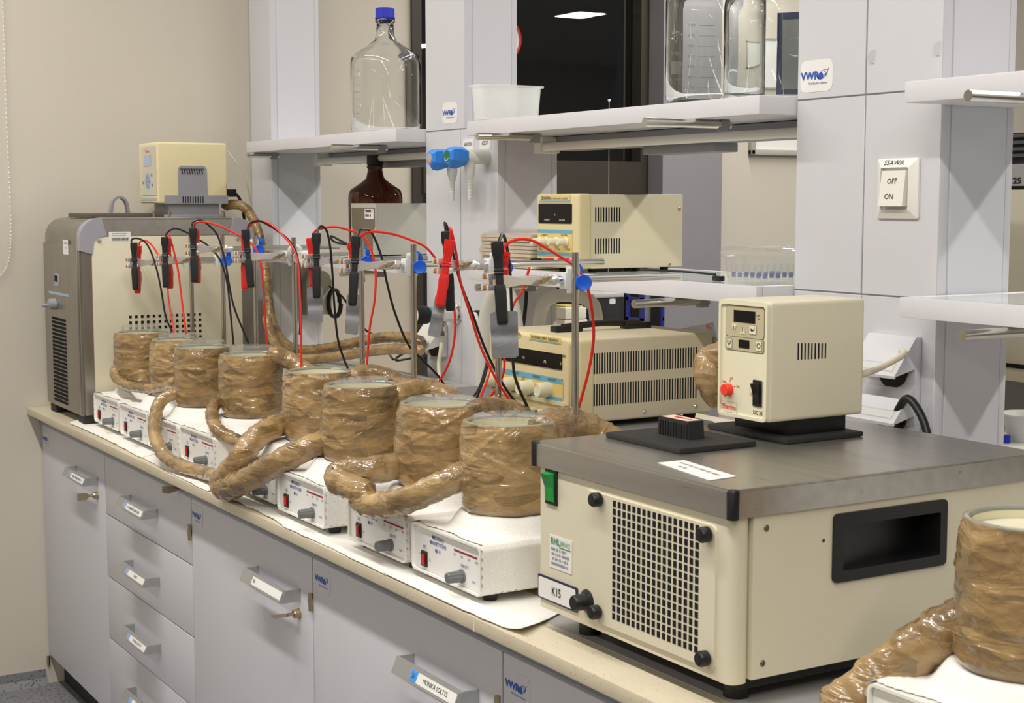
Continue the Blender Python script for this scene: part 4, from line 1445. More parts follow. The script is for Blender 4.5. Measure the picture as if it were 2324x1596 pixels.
# ------------------------------------------------------------------ tall chiller at the far end
def chiller():
    x0, x1, y0, y1, z0, z1 = 0.085, 0.466, 0.013, 0.503, 0.863, 1.396
    t = thing('refrigerated_circulator', 'tall steel and cream chiller with a control head, against the left wall', 'chiller', (x0, y0, BT))
    r = 0.05
    poly = []
    for cx, cz, a in ((y1 - r, z1 - r, 0), (y0 + r, z1 - r, 90)):
        for k in range(9):
            q = math.radians(a + 90 * k / 8)
            poly.append((cx + r * math.cos(q), cz + r * math.sin(q)))
    poly += [(y0, z0), (y1, z0)]
    ins = [(0.5 * (y0 + y1) + (p - 0.5 * (y0 + y1)) * 0.985, 0.5 * (z0 + z1) + (q - 0.5 * (z0 + z1)) * 0.985) for p, q in poly]
    g = G().prism(poly, 'x', x0 + 0.02, x1 - 0.012)
    n = len(poly)
    obj('body', g.prism(ins, 'x', x0, x1 - 0.0), STEELV, t, sm=30)
    obj('side_panel', G().bev(x1 - 0.004, x1 + 0.004, y0 + 0.030, y1 - 0.038, z0 + 0.004, z1 - 0.048, 0.002), CREAM, t)
    obj('top_trim', G().prism([(y0 + 0.05, z1 - 0.046), (y1 - 0.05, z1 - 0.046), (y1 - 0.05, z1 - 0.004), (y0 + 0.05, z1 - 0.004)], 'x', x1 - 0.006, x1 + 0.002), STEEL, t, sm=0)
    for ya, s in ((y0, 1), (y1, -1)):
        cp = [(ya - s * 0.001, z1 - 0.085)]
        for k in range(8):
            q = math.radians(180 - 90 * k / 7)
            cp.append((ya + s * (r + r * 1.02 * math.cos(q)), z1 - r + r * 1.02 * math.sin(q)))
        cp += [(ya + s * 0.058, z1 + 0.001), (ya + s * 0.072, z1 - 0.046), (ya + s * 0.045, z1 - 0.052), (ya + s * 0.036, z1 - 0.062), (ya + s * 0.032, z1 - 0.095)]
        obj('corner_cap', G().prism(cp, 'x', x1 - 0.03, x1 + 0.0055), LAVG, t, sm=20)
        obj('cap_bolt', G().lathe([(0.0001, 0.004), (0.004, 0.003), (0.0058, 0)], (x1 + 0.005, ya + s * 0.05, z1 - 0.058), 14, XP), LAVG, t)
    fp = obj('front_panel', G().bev(x0 + 0.004, x1 - 0.028, y0 - 0.004, y0 + 0.004, z0 + 0.002, z1 - 0.07, 0.002), STEELV, t)
    yf = y0 - 0.0045
    a, b = PY(118, 715, yf), PY(155, 927, yf)
    g = G()
    rows, cols = 22, 12
    for i in range(rows):
        for j in range(cols):
            xx = a.x + (b.x - a.x) * (j + 0.15) / cols
            zz = a.z - 0.004 - (a.z - b.z - 0.008) * i / rows
            g.box(xx, xx + (b.x - a.x) / cols * 0.62, yf - 0.0012, yf + 0.001, zz - (a.z - b.z) / rows * 0.62, zz)
    o = obj('grille_slots', g, DARKHOLE, fp, sm=0)
    o['kind'] = 'stuff'
    c = PY(126, 690, yf)
    kn = obj('drain_valve', G().lathe([(0.016, 0), (0.015, 0.018), (0.012, 0.02), (0.0001, 0.02)], c, 24, -YP), GREYP, t)
    obj('spout', G().cyl(c - YP * 0.018 - ZP * 0.002, c - YP * 0.038 - ZP * 0.004, 0.005, n=14), GREYP, kn)
    c = PY(129, 636, yf)
    rc = obj('grip_recess', G().bev(c.x - 0.022, c.x + 0.022, yf - 0.002, yf + 0.002, c.z - 0.017, c.z + 0.017, 0.001, 1), LAVG, t)
    obj('opening', G().box(c.x - 0.016, c.x + 0.016, yf - 0.0026, yf, c.z - 0.004, c.z + 0.013), DARKHOLE, rc, sm=0)
    c = PY(133, 667, yf)
    card('blue_stripe', mat('stripe_blue', rgb(160, 184, 200), 0.4), fp, (c.x, yf, c.z), XP, ZP, 0.21, 0.007)
    c = PY(149, 561, yf)
    card('sticker', LABELW, fp, (c.x + 0.0, yf, c.z), XP, ZP, 0.052, 0.040)
    print_lines(fp, (c.x + 0.004, yf - 0.0007, c.z + 0.011), XP, ZP, 0.036, 0.005, 3, INKG)
    print_lines(fp, (c.x + 0.004, yf - 0.0007, c.z - 0.002), XP, ZP, 0.008, 0.005, 5, INKG)
    c = PY(107, 551, yf)
    text('Thermo', 0.010, INKT, fp, (c.x, yf, c.z))
    # side: sticker with bar code and a block of square vent holes
    xs = x1 + 0.0042
    c = PX(272, 537, xs)
    card('asset_sticker', LABELW, t, c, YP, ZP, 0.060, 0.026)
    rg = random.Random(4)
    g = G()
    yy = c.y - 0.022
    while yy < c.y + 0.022:
        w = rg.choice((0.0006, 0.001, 0.0016))
        g.box(xs + 0.0005, xs + 0.0009, yy, yy + w, c.z - 0.011, c.z - 0.003)
        yy += w + rg.choice((0.0006, 0.001))
    obj('bar_code', g, INKK, t, sm=0)
    print_lines(t, c + XP * 0.0007 + ZP * 0.0055, YP, ZP, 0.044, 0.0026, 9, INKG, 2, 2.2)
    g = G()
    p0, p1 = PX(296, 723, xs), PX(455, 780, xs)
    for i in range(13):
        for j in range(6):
            y = p0.y + (p1.y - p0.y) * i / 12
            z = p0.z + 0.004 + (1.06 - p0.z) * j / 4.2
            g.box(xs - 0.003, xs + 0.0004, y - 0.0036, y + 0.0036, z - 0.0038, z + 0.0038)
    o = obj('vent_holes', g, DARKHOLE, t, sm=0)
    o['kind'] = 'stuff'
    for fx in (x0 + 0.05, x1 - 0.035):
        for fy in (y0 + 0.035, y1 - 0.05):
            obj('foot', G().bev(fx - 0.03, fx + 0.03, fy - 0.035, fy + 0.035, BT + 0.0008, z0 + 0.003, 0.003), BLACKM, t)
    obj('deck', G().bev(x0 + 0.02, x1 - 0.03, y0 + 0.06, y1 - 0.045, z1 - 0.004, z1 + 0.003, 0.001), STEEL, t)
    ld = obj('bath_lid', G().bev(x0 + 0.10, x1 - 0.06, 0.058, 0.262, z1 + 0.003, z1 + 0.0135, 0.002), mat('dark_lid', rgb(88, 82, 74), 0.5), t)
    hx = 0.315
    arc = []
    for k in range(13):
        q = math.radians(180 - 180 * k / 12)
        arc.append(Vector((hx, 0.166 + 0.022 * math.cos(q), z1 + 0.030 + 0.028 * math.sin(q))))
    arc = [Vector((hx, 0.141, z1 + 0.012))] + arc + [Vector((hx, 0.191, z1 + 0.012))]
    secs = []
    for j, p in enumerate(arc):
        secs.append(p)
    g = G()
    vs = []
    for j, p in enumerate(secs):
        tng = (secs[min(j + 1, len(secs) - 1)] - secs[max(j - 1, 0)]).normalized()
        nrm = tng.cross(XP)
        for sx, sn in ((-0.011, -0.0035), (0.011, -0.0035), (0.011, 0.0035), (-0.011, 0.0035)):
            vs.append(p + XP * sx + nrm * sn)
    m_ = len(secs)
    fs = [(j * 4 + i, j * 4 + (i + 1) % 4, (j + 1) * 4 + (i + 1) % 4, (j + 1) * 4 + i) for j in range(m_ - 1) for i in range(4)] + [(0, 1, 2, 3), tuple((m_ - 1) * 4 + i for i in range(4))]
    obj('lid_handle', g.add(vs, fs), GREYP, ld, sm=50)
    # control head
    hx0, hx1, hy0, hy1, hz0, hz1 = 0.255, 0.42, 0.244, 0.445, 1.437, 1.6055
    obj('head_base', G().bev(hx0 + 0.02, hx1 - 0.012, hy0 + 0.035, hy1 - 0.02, z1 + 0.004, hz0 + 0.002, 0.002).bev(hx0 + 0.01, hx1 - 0.002, hy0 + 0.02, hy1 - 0.005, z1 + 0.003, z1 + 0.010, 0.001), GREYP, t)
    for sy in (hy0 + 0.032, hy1 - 0.012, hy0 - 0.012):
        obj('thumb_screw', G().cyl((hx1 - 0.004, sy, z1 + 0.004), (hx1 - 0.004, sy, z1 + 0.020), 0.004, n=12), BRASS, t)
    hd = obj('control_head', G().bev(hx0, hx1, hy0, hy1, hz0, hz1, 0.006, 3), mat('head_cream', rgb(226, 214, 172), 0.42, var=0.02), t)
    pn = obj('vent_panel', G().prism([(hy0 + 0.018, hz0 - 0.001), (hy1 + 0.001, hz0 - 0.001), (hy1 + 0.001, hz0 + 0.022), (hy0 + 0.142, hz0 + 0.022), (hy0 + 0.140, hz0 + 0.098), (hy0 + 0.133, hz0 + 0.104),
                                      (hy0 + 0.066, hz0 + 0.104), (hy0 + 0.059, hz0 + 0.098), (hy0 + 0.057, hz0 + 0.022), (hy0 + 0.018, hz0 + 0.022)], 'x', hx1 - 0.003, hx1 + 0.0025), GREYP, t, sm=0)
    g = G()
    for k in range(9):
        y = hy0 + 0.066 + 0.0072 * k
        g.add([(hx1 + 0.0035, y, hz0 + 0.095), (hx1 + 0.0035, y + 0.0028, hz0 + 0.095), (hx1 + 0.0035, y + 0.006, hz0 + 0.080), (hx1 + 0.0035, y + 0.0035, hz0 + 0.080)], [(0, 1, 2, 3)])
        g.box(hx1, hx1 + 0.0032, y + 0.003, y + 0.0056, hz0 + 0.001, hz0 + 0.019)
    obj('slots', g, DARKHOLE, pn, sm=0)['kind'] = 'stuff'
    obj('shade_strip', G().box(hx1, hx1 + 0.003, hy0 + 0.064, hy0 + 0.134, hz0 + 0.0915, hz0 + 0.097), mat('vent_shadow', rgb(96, 96, 100), 0.6), pn, sm=0)  # raised strip; the shade inside the vent is put into its grey
    yh = hy0 - 0.0004
    kp = card('key_panel', mat('key_panel_grey', rgb(206, 200, 184), 0.45), hd, ((hx0 + hx1) / 2 + 0.008, yh, (hz0 + hz1) / 2 + 0.006), XP, ZP, 0.125, 0.135, 0.001)
    xm = (hx0 + hx1) / 2
    card('lcd', LCD, hd, (xm + 0.0, yh - 0.0014, hz1 - 0.050), XP, ZP, 0.062, 0.030, 0.0006)
    text('Thermo', 0.012, INKT, hd, (xm, yh - 0.0012, hz1 - 0.024))
    g = G().cyl((xm, yh - 0.001, hz0 + 0.062), (xm, yh - 0.0018, hz0 + 0.062), 0.022, n=30)
    obj('button_field', g, mat('button_blue', rgb(150, 172, 200), 0.4), hd)
    for dx, dz_ in ((0, 0.012), (0, -0.012), (0.013, 0), (-0.013, 0), (0.035, 0.018), (0.04, -0.01), (-0.04, -0.004)):
        obj('button', G().cyl((xm + dx, yh - 0.001, hz0 + 0.062 + dz_), (xm + dx, yh - 0.003, hz0 + 0.062 + dz_), 0.0042, n=12), GREYP, hd)
    card('blue_stripe', MATS['stripe_blue'], hd, (xm, yh, hz0 + 0.012), XP, ZP, 0.14, 0.007)
    cb = curve([(hx1 - 0.03, hy1, hz0 + 0.03), (hx1 - 0.03, hy1 + 0.03, hz0 + 0.03), (hx1 - 0.05, hy1 + 0.06, hz0), (hx1 - 0.06, hy1 + 0.075, z1 - 0.05), (hx1 - 0.06, hy1 + 0.08, 1.1)], 8)
    obj('plug', G().bev(hx1 - 0.042, hx1 - 0.018, hy1, hy1 + 0.035, hz0 + 0.018, hz0 + 0.04, 0.003), BLACK, t)
    obj('power_cable', G().tube(cb, 0.0045, 8), BLACK, t)
    cb = curve([PX(517, 344, 0.30), PX(545, 385, 0.30), PX(566, 440, 0.30), PX(572, 500, 0.30)], 8)
    obj('sensor_cable', G().tube(cb, 0.0026, 6), CABLEW, t)


chiller()

# ------------------------------------------------------------------ big cooling bath with its control head
def cooling_bath():
    x0, x1, y0, y1, z0, zl, z1 = 2.768, 3.197, 0.018, 0.535, 0.874, 1.074, 1.108
    t = thing('cooling_bath', 'large cream cooling bath with a steel lid in the right foreground', 'bath', (x0, y0, BT))
    obj('body', G().prism(rrect(x0, x1 - 0.045, y0 + 0.005, y1, 0.012, 5), 'z', z0, zl), CREAM, t)
    obj('front_shell', G().prism(rrect(x0, x1, y0, y0 + 0.030, 0.012, 5), 'z', z0, zl), CREAM, t)
    xs = x1 + 0.0014
    p = [PX(1890, 1168, xs), PX(2148, 1131, xs), PX(2142, 1281, xs), PX(1884, 1325, xs)]
    ya, yb, za, zb = p[0].y, p[1].y, (p[2].z + p[3].z) / 2, (p[0].z + p[1].z) / 2
    sc = G()
    for b_ in ((y0 + 0.0305, ya + 0.005, z0 + 0.003, zl - 0.001), (yb - 0.005, y1, z0 + 0.003, zl - 0.001), (ya + 0.005, yb - 0.005, z0 + 0.003, za + 0.005), (ya + 0.005, yb - 0.005, zb - 0.005, zl - 0.001)):
        sc.box(x1 - 0.0448, x1 + 0.0012, *b_)
    obj('side_cover', sc, CREAM, t, sm=0)
    obj('base_pan', G().box(x0 + 0.03, x1 - 0.02, y0 + 0.03, y1 - 0.03, z0 - 0.015, z0 + 0.001), BLACKM, t, sm=0)
    for fx in (x0 + 0.06, x1 - 0.05):
        for fy in (y0 + 0.05, y1 - 0.05):
            obj('foot', G().lathe([(0.0001, 0), (0.016, 0), (0.016, z0 - BT - 0.0008)], (fx, fy, BT + 0.0008), 18), BLACK, t)
    lid = obj('steel_lid', G().prism(rrect(x0 - 0.005, x1 + 0.005, y0 - 0.005, y1 + 0.005, 0.010, 4), 'z', zl, z1 - 0.003)
              .prism(rrect(x0 - 0.0025, x1 + 0.0025, y0 - 0.0025, y1 + 0.0025, 0.009, 4), 'z', z1 - 0.003, z1), STEEL, t, sm=25)
    for cx_, cy_ in ((x0, y0), (x1, y0)):
        obj('corner_cap', G().lathe([(0.0075, -0.001), (0.0078, z1 - zl - 0.003), (0.006, z1 - zl), (0.0001, z1 - zl + 0.0005)], (cx_ + (0.001 if cx_ > 3 else -0.001), cy_ - 0.0005, zl), 18), BLACK, t)
    yf = y0 - 0.0002
    # grille plate on the front
    a, b = PY(1327, 1108, yf), PY(1628, 1512, yf)
    pl = obj('grille_plate', G().prism(rrect(PY(1330, 1300, yf).x, PY(1627, 1300, yf).x, z0 + 0.012, PY(1480, 1160, yf).z + 0.004, 0.008, 4), 'y', yf - 0.003, yf + 0.001), CREAM, t, sm=20)
    yg = yf - 0.0032
    h0, h1 = PY(1389, 1133, yg), PY(1589, 1190, yg)
    hb = PY(1388, 1406, yg)
    g = G()
    nx, nz = 17, 15
    dx = (h1.x - h0.x) / nx
    dzz = (h0.z - hb.z) / nz
    for i in range(nx):
        for j in range(nz):
            x = h0.x + dx * (i + 0.5)
            z = h0.z - dzz * (j + 0.5)
            g.box(x - dx * 0.30, x + dx * 0.30, yg - 0.0003, yg + 0.0025, z - dzz * 0.38, z + dzz * 0.38)
    obj('grille_holes', g, DARKHOLE, pl, sm=0)['kind'] = 'stuff'
    for q in ((1363, 1133), (1610, 1212), (1361, 1388), (1607, 1493)):
        c = PY(q[0], q[1], yg)
        obj('thumb_screw', G().lathe([(0.006, 0), (0.0095, 0.003), (0.0098, 0.012), (0.008, 0.015), (0.0001, 0.0155)], c, 16, -YP), BLACK, pl)
    c = PY(1337, 1364, yf)
    obj('drain_knob', G().lathe([(0.016, 0), (0.016, 0.004), (0.0115, 0.007), (0.0105, 0.024), (0.009, 0.026), (0.0001, 0.026)], c, 22, -YP), BLACK, t)
    c = PY(1253, 1105, yf)
    sw = obj('power_switch', G().bev(c.x - 0.0145, c.x + 0.0145, yf - 0.003, yf + 0.001, c.z - 0.025, c.z + 0.025, 0.001, 1), BLACK, t)
    obj('rocker', G().prism([(yf - 0.003, c.z - 0.020), (yf - 0.004, c.z - 0.020), (yf - 0.006, c.z), (yf - 0.013, c.z + 0.019), (yf - 0.003, c.z + 0.020)], 'x', c.x - 0.0105, c.x + 0.0105), GREENSW, sw, sm=0)
    c = PY(1273, 1258, yf)
    card('service_sticker', LABELW, t, (c.x, yf, c.z), XP, ZP, 0.056, 0.046)
    text('RHL', 0.013, INKGR, t, (c.x - 0.013, yf - 0.0008, c.z + 0.015), bold=0.03)
    text('SERVICE', 0.0095, INKGR, t, (c.x + 0.0115, yf - 0.0008, c.z + 0.0145), xs=0.75)
    card('green_rule', INKGR, t, (c.x + 0.0115, yf - 0.0006, c.z + 0.0085), XP, ZP, 0.030, 0.0016, 0.0003)
    print_lines(t, (c.x, yf - 0.0007, c.z - 0.006), XP, ZP, 0.048, 0.0042, 21, INKG, 4, 1.6)
    c = PY(1267, 1345, yf)
    obj('name_plate', G().bev(c.x - 0.050, c.x + 0.050, yf - 0.0025, yf, c.z - 0.017, c.z + 0.017, 0.002), mat('plate_edge', rgb(38, 42, 66), 0.4), t)
    card('plate_face', LABELW, t, (c.x, yf - 0.0025, c.z), XP, ZP, 0.094, 0.0285, 0.0004, 0.003)
    text('K15', 0.017, INKK, t, (c.x, yf - 0.0032, c.z), bold=0.01, xs=0.85)
    # side: recessed grip, screws
    xs = x1 + 0.0014
    gr = G()
    o, i_ = rrect(ya, yb, za, zb, 0.007, 4), rrect(ya + 0.016, yb - 0.012, za + 0.014, zb - 0.016, 0.003, 4)
    n = len(o)
    gr.add([(xs, y, z) for y, z in o] + [(xs + 0.003, y, z) for y, z in o] + [(xs + 0.003, y, z) for y, z in i_] + [(xs - 0.040 + (0.034 if y < (ya + yb) / 2 else 0.0), y, z) for y, z in i_],
           [(k, (k + 1) % n, n + (k + 1) % n, n + k) for k in range(n)] + [(n + k, n + (k + 1) % n, 2 * n + (k + 1) % n, 2 * n + k) for k in range(n)]
           + [(2 * n + k, 2 * n + (k + 1) % n, 3 * n + (k + 1) % n, 3 * n + k) for k in range(n)] + [tuple(3 * n + k for k in range(n))])
    obj('grip_recess', gr, BLACK, t, sm=20)
    for q in ((1740, 1199), (1731, 1506)):
        c = PX(q[0], q[1], xs)
        obj('screw', G().lathe([(0.0001, 0.0012), (0.0028, 0.0012), (0.0042, 0)], c, 14, XP), mat('screw_dull', rgb(120, 108, 92), 0.4, 0.8) if 'screw_dull' not in MATS else MATS['screw_dull'], t)
    c = PX(1869, 1227, xs)
    obj('rust_spot', G().cyl(c, c + XP * 0.0004, 0.0022, n=10), mat('rust', rgb(96, 44, 18), 0.8), t)
    # top: bath cover with a grip, sign
    zt = z1
    cov = obj('bath_cover', G().bev(2.792, 2.966, 0.116, 0.247, zt, zt + 0.008, 0.003), BLACKM, t)
    c = PZ(1545, 990, zt + 0.008)
    kn = G().prism([(c.x - 0.036, zt + 0.007), (c.x + 0.036, zt + 0.007), (c.x + 0.034, zt + 0.033), (c.x - 0.034, zt + 0.033)], 'y', c.y - 0.013, c.y + 0.013)
    for k in range(11):
        x = c.x - 0.030 + 0.006 * k
        kn.bev(x - 0.0016, x + 0.0016, c.y - 0.0155, c.y + 0.0155, zt + 0.007, zt + 0.030, 0.0008, 1)
    obj('cover_grip', kn, BLACKM, cov, sm=15)
    card('grip_label', mat('grip_label_pink', rgb(232, 206, 188), 0.5), cov, (c.x, c.y, zt + 0.0331), XP, YP, 0.060, 0.022)
    print_lines(cov, (c.x + 0.004, c.y, zt + 0.0337), XP, YP, 0.038, 0.010, 2, INKT)
    q = [PZ(1492, 1052, zt), PZ(1552, 1046, zt), PZ(1672, 1083, zt), PZ(1610, 1092, zt)]
    g = G().add([v + ZP * 0.0004 for v in q] + [v + ZP * 0.0010 for v in q], [(3, 2, 1, 0), (4, 5, 6, 7), (0, 1, 5, 4), (1, 2, 6, 5), (2, 3, 7, 6), (3, 0, 4, 7)])
    obj('notice_card', g, LABELW, lid, sm=0)
    R = (q[3] - q[0]).normalized()
    U = (q[1] - q[0])
    U = (U - R * U.dot(R)).normalized()
    m_ = (q[0] + q[1] + q[2] + q[3]) / 4
    print_lines(lid, m_ + U * 0.006 + ZP * 0.0008, R, U, (q[3] - q[0]).length * 0.8, 0.006, 8, INKG)
    print_lines(lid, m_ - U * 0.008 - R * 0.02 + ZP * 0.0008, R, U, 0.02, 0.006, 12, INKG)


cooling_bath()


def control_head():
    zt = 1.108
    x0, x1, y0, y1, z0, z1 = 2.857, 2.963, 0.265, 0.445, 1.138, 1.304
    t = thing('immersion_thermostat', 'cream control head with red dial standing on the cooling bath', 'thermostat', ((x0 + x1) / 2, 0.36, zt))
    obj('base_plate', G().bev(2.80, 2.976, 0.292, 0.434, zt + 0.0003, zt + 0.008, 0.0025), BLACKM, t)
    obj('neck', G().bev(2.838, 2.955, 0.312, 0.420, zt + 0.007, z0 + 0.002, 0.003), BLACK, t)
    obj('housing', G().bev(x0, x1, y0 + 0.004, y1, z0, z1, 0.006, 3), CREAM, t)
    o, i_ = rrect(x0 + 0.0005, x1 - 0.0005, z0 + 0.0005, z1 - 0.0005, 0.007, 4), rrect(x0 + 0.005, x1 - 0.005, z0 + 0.005, z1 - 0.007, 0.005, 4)
    n = len(o)
    g = G().add([(x, y0 + 0.008, z) for x, z in o] + [(x, y0, z) for x, z in o] + [(x, y0, z) for x, z in i_] + [(x, y0 + 0.003, z) for x, z in i_],
                [(k, (k + 1) % n, n + (k + 1) % n, n + k) for k in range(n)] + [(n + k, n + (k + 1) % n, 2 * n + (k + 1) % n, 2 * n + k) for k in range(n)]
                + [(2 * n + k, 2 * n + (k + 1) % n, 3 * n + (k + 1) % n, 3 * n + k) for k in range(n)])
    obj('front_bezel', g, CREAMP, t)
    yf = y0 + 0.0028
    obj('front_panel', G().prism(i_, 'y', yf, y0 + 0.007), CREAMP, t, sm=0)
    P = lambda px, py: PY(px, py, yf)
    m = mat('membrane_beige', rgb(190, 182, 150), 0.45)
    edge = mat('membrane_edge', rgb(120, 116, 100), 0.5)

    def membrane(px, py, w, h, r):
        c = P(px, py)
        card('membrane_edge', edge, t, c, XP, ZP, w + 0.002, h + 0.002, 0.0005, r)
        card('membrane', m, t, c - YP * 0.0004, XP, ZP, w, h, 0.0005, r)
    membrane(1691, 731, 0.082, 0.043, 0.005)
    membrane(1690, 782, 0.082, 0.0185, 0.004)
    Q = lambda px, py: P(px, py) - YP * 0.0010
    card('display', SCREEN, t, Q(1691, 719), XP, ZP, 0.046, 0.0165, 0.0005)
    card('display', SCREEN, t, Q(1690, 781), XP, ZP, 0.023, 0.0115, 0.0005)
    text('°C', 0.009, INKK, t, Q(1722, 721), xs=0.8)
    for px, py, flip in ((1668, 745, -1), (1687, 748, 1)):
        c = Q(px, py)
        g = G()
        for s, yy in ((1.0, 0.0004), (0.72, 0.0007)):
            g.add([c + XP * (-0.006 * s) - ZP * 0.0066 * s * flip - YP * yy, c + XP * 0.006 * s - ZP * 0.0066 * s * flip - YP * yy, c + ZP * 0.0066 * s * flip - YP * yy], [(0, 1, 2)])
        obj('arrow_key', g, CREAMP, t, sm=0)
        text('I', 0.010, INKK, t, c - YP * 0.0009)
    for px, py, w, h, s in ((1710, 749, 0.016, 0.0135, '↵'), (1657, 779, 0.0125, 0.0145, 'Ψ'), (1724, 786, 0.0125, 0.0145, 'O')):
        card('key_edge', edge, t, Q(px, py), XP, ZP, w, h, 0.0003, 0.002)
        card('key', CREAMP, t, Q(px, py) - YP * 0.0003, XP, ZP, w - 0.0014, h - 0.0014, 0.0003, 0.0015)
        text(s, 0.011, INKK, t, Q(px, py) - YP * 0.0008)
    c = P(1656, 884)
    dl = obj('dial', G().lathe([(0.0085, 0), (0.0088, 0.009), (0.0078, 0.0105), (0.0001, 0.0105)], c, 24, -YP), REDKN, t)
    for px, py, s in ((1643, 866, '100'), (1660, 859, '150'), (1675, 878, '200'), (1640, 886, '50'), (1645, 899, '20')):
        text(s, 0.0048, INKK, t, P(px, py))
    g = G()
    for a in (215, 180, 130, 85, 25):
        q = math.radians(a)
        e = XP * math.cos(q) + ZP * math.sin(q)
        f_ = XP * -math.sin(q) + ZP * math.cos(q)
        g.add([c + e * 0.0105 + f_ * 0.0004 - YP * 0.0004, c + e * 0.0145 + f_ * 0.0004 - YP * 0.0004, c + e * 0.0145 - f_ * 0.0004 - YP * 0.0004, c + e * 0.0105 - f_ * 0.0004 - YP * 0.0004], [(0, 1, 2, 3)])
    obj('dial_marks', g, INKK, t, sm=0)
    c = P(1720, 893)
    sw = obj('power_switch', G().bev(c.x - 0.0098, c.x + 0.0098, yf - 0.002, yf, c.z - 0.0185, c.z + 0.0185, 0.001, 1), BLACK, t)
    obj('rocker', G().prism([(yf - 0.002, c.z - 0.014), (yf - 0.003, c.z - 0.014), (yf - 0.0045, c.z), (yf - 0.009, c.z + 0.0135), (yf - 0.002, c.z + 0.014)], 'x', c.x - 0.0065, c.x + 0.0065), BLACK, sw, sm=0)
    c = P(1707, 892)
    g = G().add([c + XP * -0.0035 - ZP * 0.003 - YP * 0.0005, c + XP * 0.0035 - ZP * 0.003 - YP * 0.0005, c + ZP * 0.0035 - YP * 0.0005], [(0, 1, 2)])
    obj('warning_mark', g, mat('warning_yellow', rgb(226, 170, 30), 0.5), t, sm=0)
    c = P(1655, 928)
    card('maker_frame', edge, t, c, XP, ZP, 0.0345, 0.020, 0.0003)
    card('maker_field', CREAMP, t, c - YP * 0.0003, XP, ZP, 0.0335, 0.019, 0.0003)
    text('Thermo', 0.0105, INKT, t, c - YP * 0.0008 + ZP * 0.003, bold=0.015, xs=0.92)
    text('SCIENTIFIC', 0.0048, INKG, t, c - YP * 0.0008 - ZP * 0.0055, xs=1.1)
    text('DC 30', 0.0085, INKK, t, P(1720, 938), bold=0.015, xs=0.85)
    g = G()
    xs = x1 + 0.0003
    for k in range(9):
        p = PX(1812 + 7.7 * k, 795, xs)
        q = PX(1812 + 7.7 * k, 811 - k * 0.4, xs)
        g.prism(rrect(p.y - 0.0012, p.y + 0.0012, q.z - 0.004, p.z + 0.010, 0.0011, 3), 'x', xs - 0.002, xs)
    obj('vent_slots', g, DARKHOLE, t, sm=0)['kind'] = 'stuff'
    cb = curve([(x1 - 0.02, y1, 1.19), (x1 - 0.02, y1 + 0.03, 1.195)] + [PY(px, py, yy) for px, py, yy in ((1990, 838, 0.55), (2030, 818, 0.60), (2052, 803, 0.635), (2046, 797, 0.65))], 8)
    obj('power_cable', G().tube(cb, 0.0052, 10), CABLEW, t)


control_head()

# ------------------------------------------------------------------ the right-hand stirrer cut by the frame
rs = copy_tree(proto)
rs.location = (3.508 - SW / 2, 0.047, BZ)
rs['label'] = 'white magnetic stirrer under the vessel at the right edge, mostly below the frame'
lace_cloth('white lace cloth on the stirrer at the bottom right corner', 3.508 - SW / 2, 0.047, 0.02, 0.07, 31.0)


# ------------------------------------------------------------------ power supplies
def slots(g, xs, ya, yb, za, zb, n, w=0.0026):
    for k in range(n):
        y = ya + (yb - ya) * k / (n - 1)
        g.prism(rrect(y - w / 2, y + w / 2, za, zb, w * 0.45, 2), 'x', xs - 0.002, xs + 0.0003)


